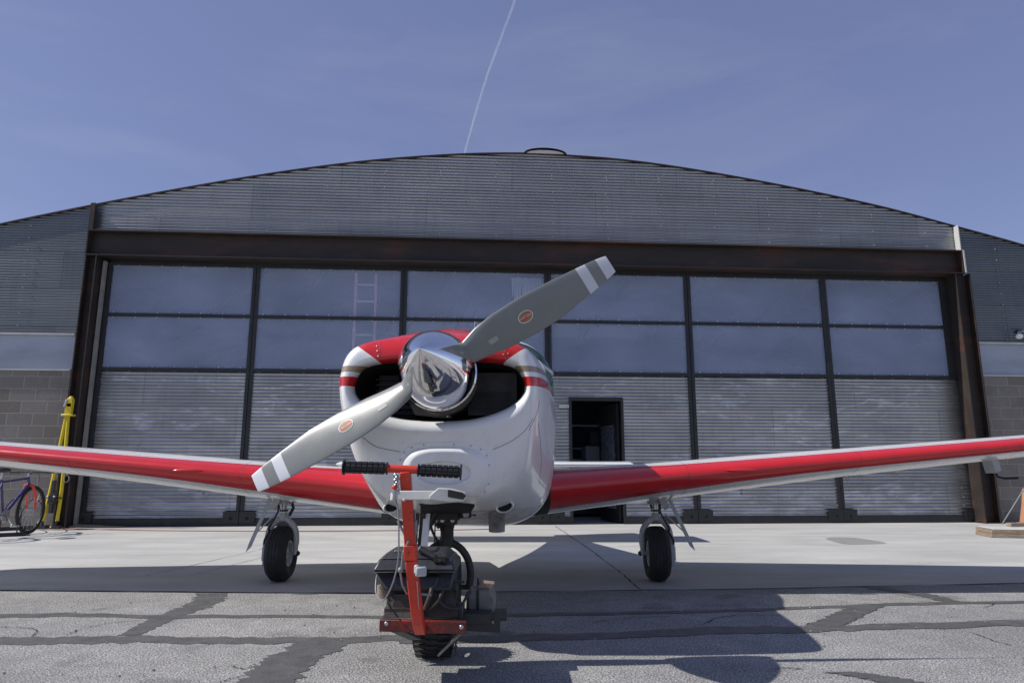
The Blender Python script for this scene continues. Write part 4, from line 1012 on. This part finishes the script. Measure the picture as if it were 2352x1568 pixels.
g.bar(at(*c1[0]), at(943, 1262, 2.765), .041, .036)
g.bar(at(943, 1250, 2.76), at(944, 1285, 2.765), .050, .044)
low = cr([at(945, 1285, 2.765), at(950, 1340, 2.78), at(956, 1385, 2.80), at(960, 1420, 2.85), at(966, 1447, 2.93)], 5)
rg = []
for i, p in enumerate(low):
    d = (low[min(i+1, len(low)-1)]-low[max(i-1, 0)]).normalized(); u = Vector((1, 0, 0)); u = (u-d*u.dot(d)).normalized(); v = d.cross(u)
    rg.append([p+u*a*.022+v*b*.019 for a, b in ((-1, -1), (1, -1), (1, 1), (-1, 1))])
g.loft(rg, caps=(True, True))
g.build('handle_column', 'tugred', tg, bev=.004)
g = MB(); g.tube([at(958, 1335, 2.752), at(962, 1390, 2.775), at(968, 1440, 2.89)], .004, 8, flat=.5); g.build('column_weld', 'steel', tg)
# throttle / clamp lever
g = MB(); g.bar(at(905, 1137, 2.69), at(1010, 1137, 2.66), .006, .034, 0, (0, 1, 0))
pl = [(986, 1138), (1006, 1120), (1037, 1122), (1068, 1131), (1075, 1140), (1066, 1151), (1036, 1153), (1010, 1150), (985, 1146)]
g.prism([at(a, b, 2.62) for a, b in pl], (0, .05, 0)); g.ball(at(928, 1148, 2.68), .006, 10)
g.lathe(at(903, 1143, 2.69), (0, -.3, -1), [(-.02, 0), (-.02, .012), (.012, .012), (.012, 0)], 6)
lv = g.build('clamp_lever', 'galv', tg, bev=.003)
g = MB(); g.prism([at(a, b, 2.612) for a, b in [(1029, 1124), (1062, 1130), (1071, 1138), (1064, 1147), (1029, 1141)]], (0, -.004, 0)); g.build('lever_pad', 'grip', lv)
g = MB(); g.tube([at(913, 1090, 2.7), at(908, 1110, 2.7), at(907, 1135, 2.7)], .006, 8)
for k in range(6): 
    p = at(909+k % 2*3, 1092+k*6, 2.695); g.lathe(p, (0, 1, .3), [(0, .006), (.003, .008), (0, .01), (-.003, .008), (0, .006)], 10)
g.tube([at(905, 1118, 2.69), at(904, 1145, 2.69)], .008, 10); g.ball(at(906, 1119, 2.69), .011, 10, 1)
g.build('control_linkage', ['steel', 'tugred'], tg)
g = MB(); g.tube(cr([at(906, 1140, 2.69), at(914, 1170, 2.68), at(916, 1230, 2.68), at(914, 1290, 2.7), at(900, 1345, 2.74), at(880, 1378, 2.85), at(864, 1362, 2.95), at(864, 1330, 3.0), at(868, 1312, 3.05)], 8), .003, 8); g.build('control_cable', 'cable', tg)
g = MB(); g.tube([at(913, 1195, 2.8), at(932, 1232, 2.8), at(936, 1245, 2.8)], .005, 8); g.tube([at(940, 1240, 2.74), at(926, 1268, 2.75), at(922, 1310, 2.76)], .0045, 8)
g.tube([at(919, 1310, 2.76), at(924, 1342, 2.77), at(934, 1362, 2.78), at(990, 1366, 2.86)], .004, 8); g.ball(at(920, 1308, 2.75), .011, 10); g.tube([at(953, 1170, 2.75), at(954, 1240, 2.76)], .0035, 8); g.tube([at(953, 1195, 2.75), at(954, 1226, 2.76)], .009, 8)
g.build('brace_rod', 'cable', tg)
g = MB(); g.box(at(967, 1312, 2.73), (.042, .014, .036), Matrix.Rotation(.3, 3, 'Z')); g.tube([at(957, 1296, 2.735), at(957, 1318, 2.735)], .010, 10); g.build('throttle_box', 'alu', tg, bev=.006)
# engine
def frustum(mb, y0, y1, lo, hi, mi=0):
    # lo, hi: (px0, px1, py) in picture at depth y0; solid spans y0..y1
    a0 = at(lo[0], lo[2], y0); a1 = at(lo[1], lo[2], y0); b0 = at(hi[0], hi[2], y0); b1 = at(hi[1], hi[2], y0)
    e = Vector((0, y1-y0, 0)); ins = Vector((0, (y1-y0)*.12, 0))
    mb.add([a0, a1, a1+e, a0+e, b0+ins, b1+ins, b1+e-ins, b0+e-ins], [(0, 3, 2, 1), (4, 5, 6, 7), (0, 1, 5, 4), (1, 2, 6, 5), (2, 3, 7, 6), (3, 0, 4, 7)], mi)
g = MB(); Y0, Y1 = 2.95, 3.28
frustum(g, Y0, Y1, (855, 1045, 1310), (868, 1036, 1284)); frustum(g, Y0+.03, Y1-.02, (871, 1034, 1284), (888, 1020, 1268)); g.bb(at(900, 1290, 2.98).x, at(1000, 1290, 2.98).x, Y0+.06, Y0+.2, .50, .535)
g.build('engine_cover', 'blackplastic', tg, bev=.008)
g = MB(); frustum(g, Y0-.006, Y1+.006, (852, 1046, 1314), (854, 1044, 1307)); g.build('cover_rim', 'blackplastic', tg, bev=.003)
g = MB(); frustum(g, Y0+.01, Y1-.02, (878, 1036, 1356), (857, 1042, 1314)); frustum(g, Y0+.0, Y1-.1, (905, 1000, 1352), (900, 1010, 1322)); g.build('fan_housing', 'blackplastic', tg, bev=.01)
g = MB(); frustum(g, Y0+.02, Y1-.03, (884, 1050, 1416), (888, 1040, 1350)); frustum(g, Y0+.0, Y1-.1, (878, 975, 1418), (890, 970, 1385)); g.box(at(925, 1388, 2.99), (.09, .05, .09), None, 0, .7); g.box(at(915, 1402, 2.98), (.11, .04, .03))
for k in range(8): g.bb(at(985, 1360, 3.1).x, at(1025, 1360, 3.1).x, 3.0, 3.2, .30+.012*k, .304+.012*k)
g.tube(cr([at(985, 1400, 2.95), at(1005, 1380, 2.95), at(1020, 1350, 2.98)], 5), .008, 8); g.tube(cr([at(975, 1400, 2.95), at(990, 1360, 2.95), at(990, 1345, 2.98)], 5), .010, 8)
g.build('engine_block', 'grime', tg, bev=.006)
g = MB(); g.box(at(1012, 1378, 3.12), (.10, .08, .16)); g.box(at(1022, 1400, 3.06), (.16, .1, .05)); g.tube([at(1040, 1350, 3.02), at(1040, 1350, 3.16)], .022, 14); g.build('belt_cover', 'blackplastic', tg, bev=.006)
g = MB(); g.tube([at(1030, 1332, 3.02), at(1066, 1336, 3.05)], .005, 8); g.tube([at(965, 1300, 2.94), at(1040, 1330, 3.0)], .0022, 6); g.tube(cr([at(990, 1350, 2.97), at(1020, 1390, 2.96), at(1055, 1395, 3.0), at(1075, 1360, 3.1)], 6), .006, 8); g.build('throttle_cable', 'black', tg)
g = MB(); g.lathe(at(883, 1372, 3.02), (0, 0, 1), [(0, 0), (0, .03), (.05, .033), (.05, 0)], 18); g.build('fuel_bowl', 'rust', tg)
g = MB(); a = at(966, 1260, 3.0); b = at(1000, 1280, 2.98); g.tube([a, b], .013, 12); g.tube([a-(b-a)*.08, a], .014, 12, 1); g.tube([b, b+(b-a)*.4], .011, 10, 2); g.box(at(1010, 1283, 2.98), (.05, .03, .022), None, 2)
g.build('lift_latch', ['black', 'steel', 'black'], tg)
# muffler with bracket
g = MB(); c = at(1105, 1375, 3.25); oc = [(-.062, .03), (-.045, .05), (.045, .05), (.066, .015), (.066, -.03), (.035, -.078), (-.035, -.082), (-.062, -.03)]
g.loft([[c+Vector((a*k, y, b*k)) for a, b in oc] for y, k in ((-.07, .8), (-.055, 1), (.06, 1), (.07, .85))], caps=(True, True))
g.prism([c+Vector((a, -.05, b)) for a, b in ((-.02, .053), (.05, .051), (.06, .072), (.0, .078))], (0, .08, 0), 2); g.tube([c+Vector((-.012, -.04, .05)), c+Vector((-.012, -.04, .095))], .005, 8, 1)
g.bar(c+Vector((-.012, -.072, .05)), c+Vector((-.010, -.072, -.05)), .012, .006, 1)
g.build('muffler', ['muff', 'black', 'rust'], tg, bev=.004)
# cross bars
g = MB(); a = at(873, 1434, 2.95); b = at(1071, 1440, 2.93); g.bar(a, b, .046, .03, 0, (0, 0, 1)); 
for p in (at(888, 1431, 2.925), at(1060, 1439, 2.905)): g.lathe(p, (0, -1, 0), [(0, .010), (.006, .010), (.008, .006), (.008, 0)], 8, 1)
g.build('cross_bar', ['dirtyred', 'steel'], tg, bev=.003)
g = MB(); a = at(1040, 1425, 3.08); b = at(1149, 1430, 3.06); g.bar(a, b, .075, .006, 0, (0, 0, 1)); g.ball(at(1132, 1428, 3.055), .007, 8, 1); g.bar(at(960, 1415, 3.1), at(1130, 1415, 3.1), .04, .1, 0, (0, 0, 1)); g.box(at(1100, 1410, 3.25), (.25, .22, .012))
g.build('lift_plate', ['black', 'rust'], tg, bev=.002)
g = MB(); g.bar(at(1062, 1450, 2.95), at(1008, 1502, 2.99), .03, .008, 0, (0, 1, 0)); g.build('kick_stand', 'muff', tg)
g = MB(); g.bar(at(905, 1444, 3.0), at(955, 1466, 3.2), .05, .01); g.build('brace_plate', 'black', tg)
# chain
g = MB()
for k in range(24):
    p = at(1046+math.sin(k)*1, 1350+k*6.4, 3.0); g.box(p, (.007, .012, .009), Matrix.Rotation(.7*(k % 2), 3, 'Z'))
g.build('drive_chain', 'grime', tg)
# wheels of the tug
def knobby(c, r, wd, name):
    g = MB(); tyre(g, c, Vector((1, 0, 0)), r, wd, r*.5, groove=False); n = int(2*math.pi*r/.032)
    for k in range(n):
        for j, off in ((-1, 0), (1, .5), (0, .25)):
            a = 2*math.pi*(k+off)/n; d = Vector((0, math.cos(a), math.sin(a))); rot = Matrix.Rotation(a, 3, 'X')
            g.box(c+d*(r-.001)+Vector((j*wd*.3, 0, 0)), (wd*.27, .016, .010), rot)
    return g.build(name, 'rubber', tg, ang=40)
knobby(Vector((at(995, 1480, 3.45).x, 3.50, .155)), .148, .185, 'drive_wheel')
knobby(Vector((at(1018, 1380, 3.2).x, 3.20, .36)), .12, .10, 'support_wheel')

# ------------------------------------------------------------------ bicycle (left edge)
H = Vector((-.09, 1, 0)).normalized(); Nn = Vector((-H.y, H.x, 0))      # heading, leftwards normal
FC = gr(52, 1229); wr_ = .335
fw = Vector((FC.x, FC.y+.1, wr_+.01)); rw = fw-H*1.06
bk = thing('bicycle', 'blue bicycle with salmon fork cut off by the left edge, parked by the block wall', 'bicycle', (fw.x, fw.y-.4, 0))
def bwheel(c, name):
    g = MB(); g.lathe(c, Nn, [(-.012, wr_-.035), (-.024, wr_-.02), (-.018, wr_-.003), (0, wr_+.003), (.018, wr_-.003), (.024, wr_-.02), (.012, wr_-.035)], 48)
    o = g.build('wheel', 'rubber', bk, ang=60)
    g = MB(); g.lathe(c, Nn, [(-.012, wr_-.032), (-.012, wr_-.052), (.012, wr_-.052), (.012, wr_-.032), (-.012, wr_-.032)], 48, 1)
    g.lathe(c, Nn, [(-.05, 0), (-.05, .012), (-.02, .02), (.02, .02), (.05, .012), (.05, 0)], 14)
    for k in range(28):
        a = 2*math.pi*k/28; d = H*math.cos(a)+Vector((0, 0, 1))*math.sin(a); g.tube([c+Nn*(.03 if k % 2 else -.03)+d*.018, c+d*(wr_-.05)], .0016, 5)
    g.build('rim_and_spokes', ['alu', 'black'], o)
bwheel(fw, 'front'); bwheel(rw, 'rear')
Z = Vector((0, 0, 1)); hd1 = fw-H*.16+Z*.46; hd0 = fw-H*.12+Z*.345; bb_ = fw-H*.62+Z*-.05; st_ = bb_-H*.14+Z*.48
g = MB()
for a, b, r in ((hd0, hd1, .020), (hd1-Z*.02, st_-Z*.04, .017), (hd0+Z*.02, bb_, .021), (bb_, st_, .017)): g.tube([a, b], r, 12)
for s_ in (-1, 1): g.tube([bb_+Nn*.03*s_, rw+Nn*.06*s_], .010, 8); g.tube([st_-Z*.05+Nn*.02*s_, rw+Nn*.06*s_], .008, 8)
g.build('frame', 'blue', bk)
g = MB()
for s_ in (-1, 1): g.tube(cr([hd0+Nn*.0*s_-Z*.005, hd0+Nn*.055*s_-Z*.02+H*.0, fw+Nn*.058*s_+Z*.18-H*.03, fw+Nn*.055*s_], 6), [.021]*7+[.019]*6+[.013]*6, 10)
g.build('fork', 'neon', bk)
g = MB(); top = hd1+Z*.045-H*.0; g.tube([hd1, hd1+Z*.05], .013, 10); g.tube([hd1+Z*.03, top+H*.08+Z*.02], .014, 10); g.build('stem', 'steel', bk)
tb = top+H*.08+Z*.02; g = MB(); g.tube([tb-Nn*.29, tb+Nn*.29], .012, 10); 
for s_ in (-1, 1): g.tube([tb+Nn*.18*s_, tb+Nn*.3*s_], .017, 10); g.tube([tb+Nn*.16*s_, tb+Nn*.15*s_+H*.03, tb+Nn*.25*s_+H*.05-Z*.01], .006, 6)
g.build('handlebar', 'black', bk)
g = MB(); g.tube(cr([tb+H*.02, tb+H*.16-Z*.02, tb+H*.2-Z*.12, tb+H*.1-Z*.24, hd0+H*.03], 6), .003, 6); g.build('brake_cable', 'black', bk)
g = MB(); g.ball(st_+Z*.12, .1, 12, 0, (.9, 1.2, .35)); g.build('saddle', 'black', bk)
g = MB(); g.tube([st_, st_+Z*.1], .013, 8); g.build('seat_post', 'steel', bk)
g = MB(); g.lathe(bb_-Nn*.04, Nn, [(0, .0), (0, .085), (.006, .09), (.01, .085), (.01, 0)], 28); g.bar(bb_-Nn*.06, bb_-Nn*.07+H*.1-Z*.13, .02, .012); g.bar(bb_+Nn*.06, bb_+Nn*.07-H*.1+Z*.13, .02, .012); g.box(bb_-Nn*.11+H*.1-Z*.14, (.09, .06, .02)); g.box(bb_+Nn*.11-H*.1+Z*.14, (.09, .06, .02))
g.build('crankset', 'steel', bk)
rk = thing('bike_rack', 'low black tubular floor rack under the front wheel of the bicycle', 'bike rack', (gr(60, 1225).x, gr(60, 1225).y, 0))
g = MB(); a0 = gr(-60, 1236); a1 = gr(60, 1231); b0 = gr(-40, 1222); b1 = gr(112, 1214)
g.tube([a0+Z*.03, a1+Z*.03], .028, 12); g.build('floor_tube', 'black', rk)
g = MB(); g.tube([b0+Z*.035, b1+Z*.035], .03, 12); g.build('floor_tube', 'black', rk)
g = MB(); 
for t in (.05, .45, .80):
    p = a0.lerp(a1, t)+Z*.03; q = b0.lerp(b1, t+.1)+Z*.03; g.tube(cr([p, p+Z*.3+(q-p)*.1, (p+q)/2+Z*.45, q+Z*.3-(q-p)*.1, q], 6), .009, 8)
g.build('wheel_hoop', 'black', rk)
# yellow tow bar leaning on the wall
yb = thing('tow_bar', 'yellow V-shaped tow bar leaning upright against the brown column beside the bicycle', 'tow bar', (gr(115, 1212).x, 11.2, 0))
apx = at(157, 955, 11.08); f1 = at(99, 1196, 10.9); f2 = at(131, 1196, 10.9)
for f_, x_ in ((f1, 150), (f2, 157)):
    g = MB(); g.tube(cr([f_, f_.lerp(apx, .33)+Vector((.0 if x_ == 150 else .02, 0, 0)), apx+Vector((-.03 if x_ == 150 else .0, 0, 0))], 6), .026, 12); o = g.build('leg', 'yellow', yb)
    g = MB(); g.tube([f_+Z*.03, Vector((f_.x-.02, f_.y, .04))], .015, 8); g.box((f_.x-.0, f_.y, .05), (.12, .06, .05)); g.build('foot_hook', 'black', o)
g = MB(); g.box(apx+Z*.012, (.19, .1, .03)); g.box(apx+Z*.11+Vector((.0, 0, 0)), (.10, .07, .19)); g.box(apx+Z*.21+Vector((.01, 0, 0)), (.085, .07, .14)); g.ball(apx+Z*.275+Vector((.012, 0, 0)), .042, 14, 0, (1, .8, 1)); g.box(apx+Z*.2-Vector((.045, .04, 0)), (.03, .03, .12), Matrix.Rotation(.3, 3, 'Y'), 1)
g.build('coupling_head', ['yellow', 'steel'], yb, bev=.008)
g = MB(); c = at(121, 1140, 10.88); g.box(c, (.12, .06, .2), None, 0, .5); g.box(c-Z*.17, (.06, .06, .15), Matrix.Rotation(math.pi, 3, 'Y'), 0, .8); g.box(c+Z*.17, (.05, .05, .16)); g.tube([at(112, 1143, 10.9)-Vector((.02, 0, 0)), at(142, 1143, 10.9)], .012, 8)
for dx in (-.05, .05): g.ball(c+Vector((dx, -.04, 0)), .018, 8, 1)
g.build('winch', ['black', 'steel'], yb, bev=.006)
# sand and straw at the column foot
g = MB(); N = 22; c0 = gr(185, 1211)
vs = [c0+Vector((0, 0, .055))]+[Vector((c0.x+math.cos(2*math.pi*i/N)*.55*random.uniform(1.0, 1.5), c0.y+math.sin(2*math.pi*i/N)*.26*random.uniform(.8, 1.1), .009)) for i in range(N)]
g.add(vs, [(0, 1+i, 1+(i+1) % N) for i in range(N)]); tag(g.build('sand', 'tan'), 'thin heap of blown sand at the foot of the left column', None, kind='stuff')
g = MB(); c0 = gr(205, 1208)
for k in range(70):
    a = random.uniform(0, 6.28); r_ = random.uniform(.05, .2); p = c0+Vector((random.gauss(0, .06), random.gauss(0, .03), .01)); g.tube(cr([p, p+Vector((math.cos(a)*r_*.5, math.sin(a)*r_*.2, random.uniform(.03, .12))), p+Vector((math.cos(a)*r_, math.sin(a)*r_*.4, random.uniform(0, .1)))], 3), .0025, 4)
tag(g.build('dry_weed_tuft', 'cream'), 'tangled tuft of dry weeds at the foot of the first sliding door', 'dry weeds')
g = MB(); g.tube(cr([gr(-60, 1218), gr(150, 1216)+Vector((0, 0, 0)), gr(300, 1219), gr(500, 1221), gr(700, 1221), gr(990, 1219), gr(1150, 1216)], 8), .008, 6)
for i, p in enumerate(g.v): g.v[i] = p+Vector((0, 0, .012))
tag(g.build('extension_cord', 'redline'), 'thin faded red cord lying across the concrete along the hangar front', 'cord')
# timber stack, cone and rope at the right edge
BR = [(2240, 1218, 2.4), ]
pz = thing('timber_stack', 'stack of weathered boards lying on the concrete at the right edge', 'timber', (gr(2300, 1225).x+.6, gr(2300, 1225).y, 0))
c0 = gr(2247, 1236)+Vector((.27, 0, 0)); 
for k, (dx, dy, wd, th, z) in enumerate(((0, 0, 1.1, .045, .03), (.03, .03, 1.05, .05, .08), (.06, .02, .95, .012, .115))):
    g = MB(); a = c0+Vector((dx, .30+dy, z)); b = a+Vector((2.2, -.55, 0)); g.bar(a, b, th, .55 if k < 2 else .5, 0, (0, 0, 1)); g.build('board', 'wood' if k < 2 else 'lightgrey', pz, bev=.004)
g = MB(); a = c0+Vector((.45, .42, .15)); g.bar(a, a+Vector((.9, .1, 0)), .05, .09, 0, (0, 0, 1)); g.build('block', 'wood', pz, bev=.004)
g = MB(); c = at(2352, 1198, 10.3); g.lathe((c.x+.08, 10.3, .135), (0, 0, 1), [(0, 0), (0, .16), (.02, .16), (.02, .12), (.27, .07), (.5, .035), (.5, 0)], 28)
tag(g.build('traffic_cone', 'orange', ang=40), 'faded orange cone standing on the boards at the right edge', 'traffic cone')
g = MB(); g.tube([at(2302, 1203, 10.2), at(2352, 1122, 10.1), at(2420, 1010, 10.0)], .009, 8); tag(g.build('rope', 'cable'), 'taut pale rope rising from the boards at the right edge', 'rope')
# contrail
g = MB(); pts = cr([at(1190, -30, 3000), at(1183, 0, 3000), at(1150, 90, 3000), (at(1117, 180, 3000)), at(1093, 260, 3000), at(1068, 350, 3000), at(1060, 400, 3000)], 10)
g.tube([p+Vector((random.uniform(-.8, .8), 0, 0)) for p in pts], [interp(p.z, [(1000, 3.4), (2500, 6.2)])*random.uniform(.95, 1.05) for p in pts], 16)
tag(g.build('contrail', 'trail'), 'thin white contrail slanting down the sky to the hangar roof', 'contrail')
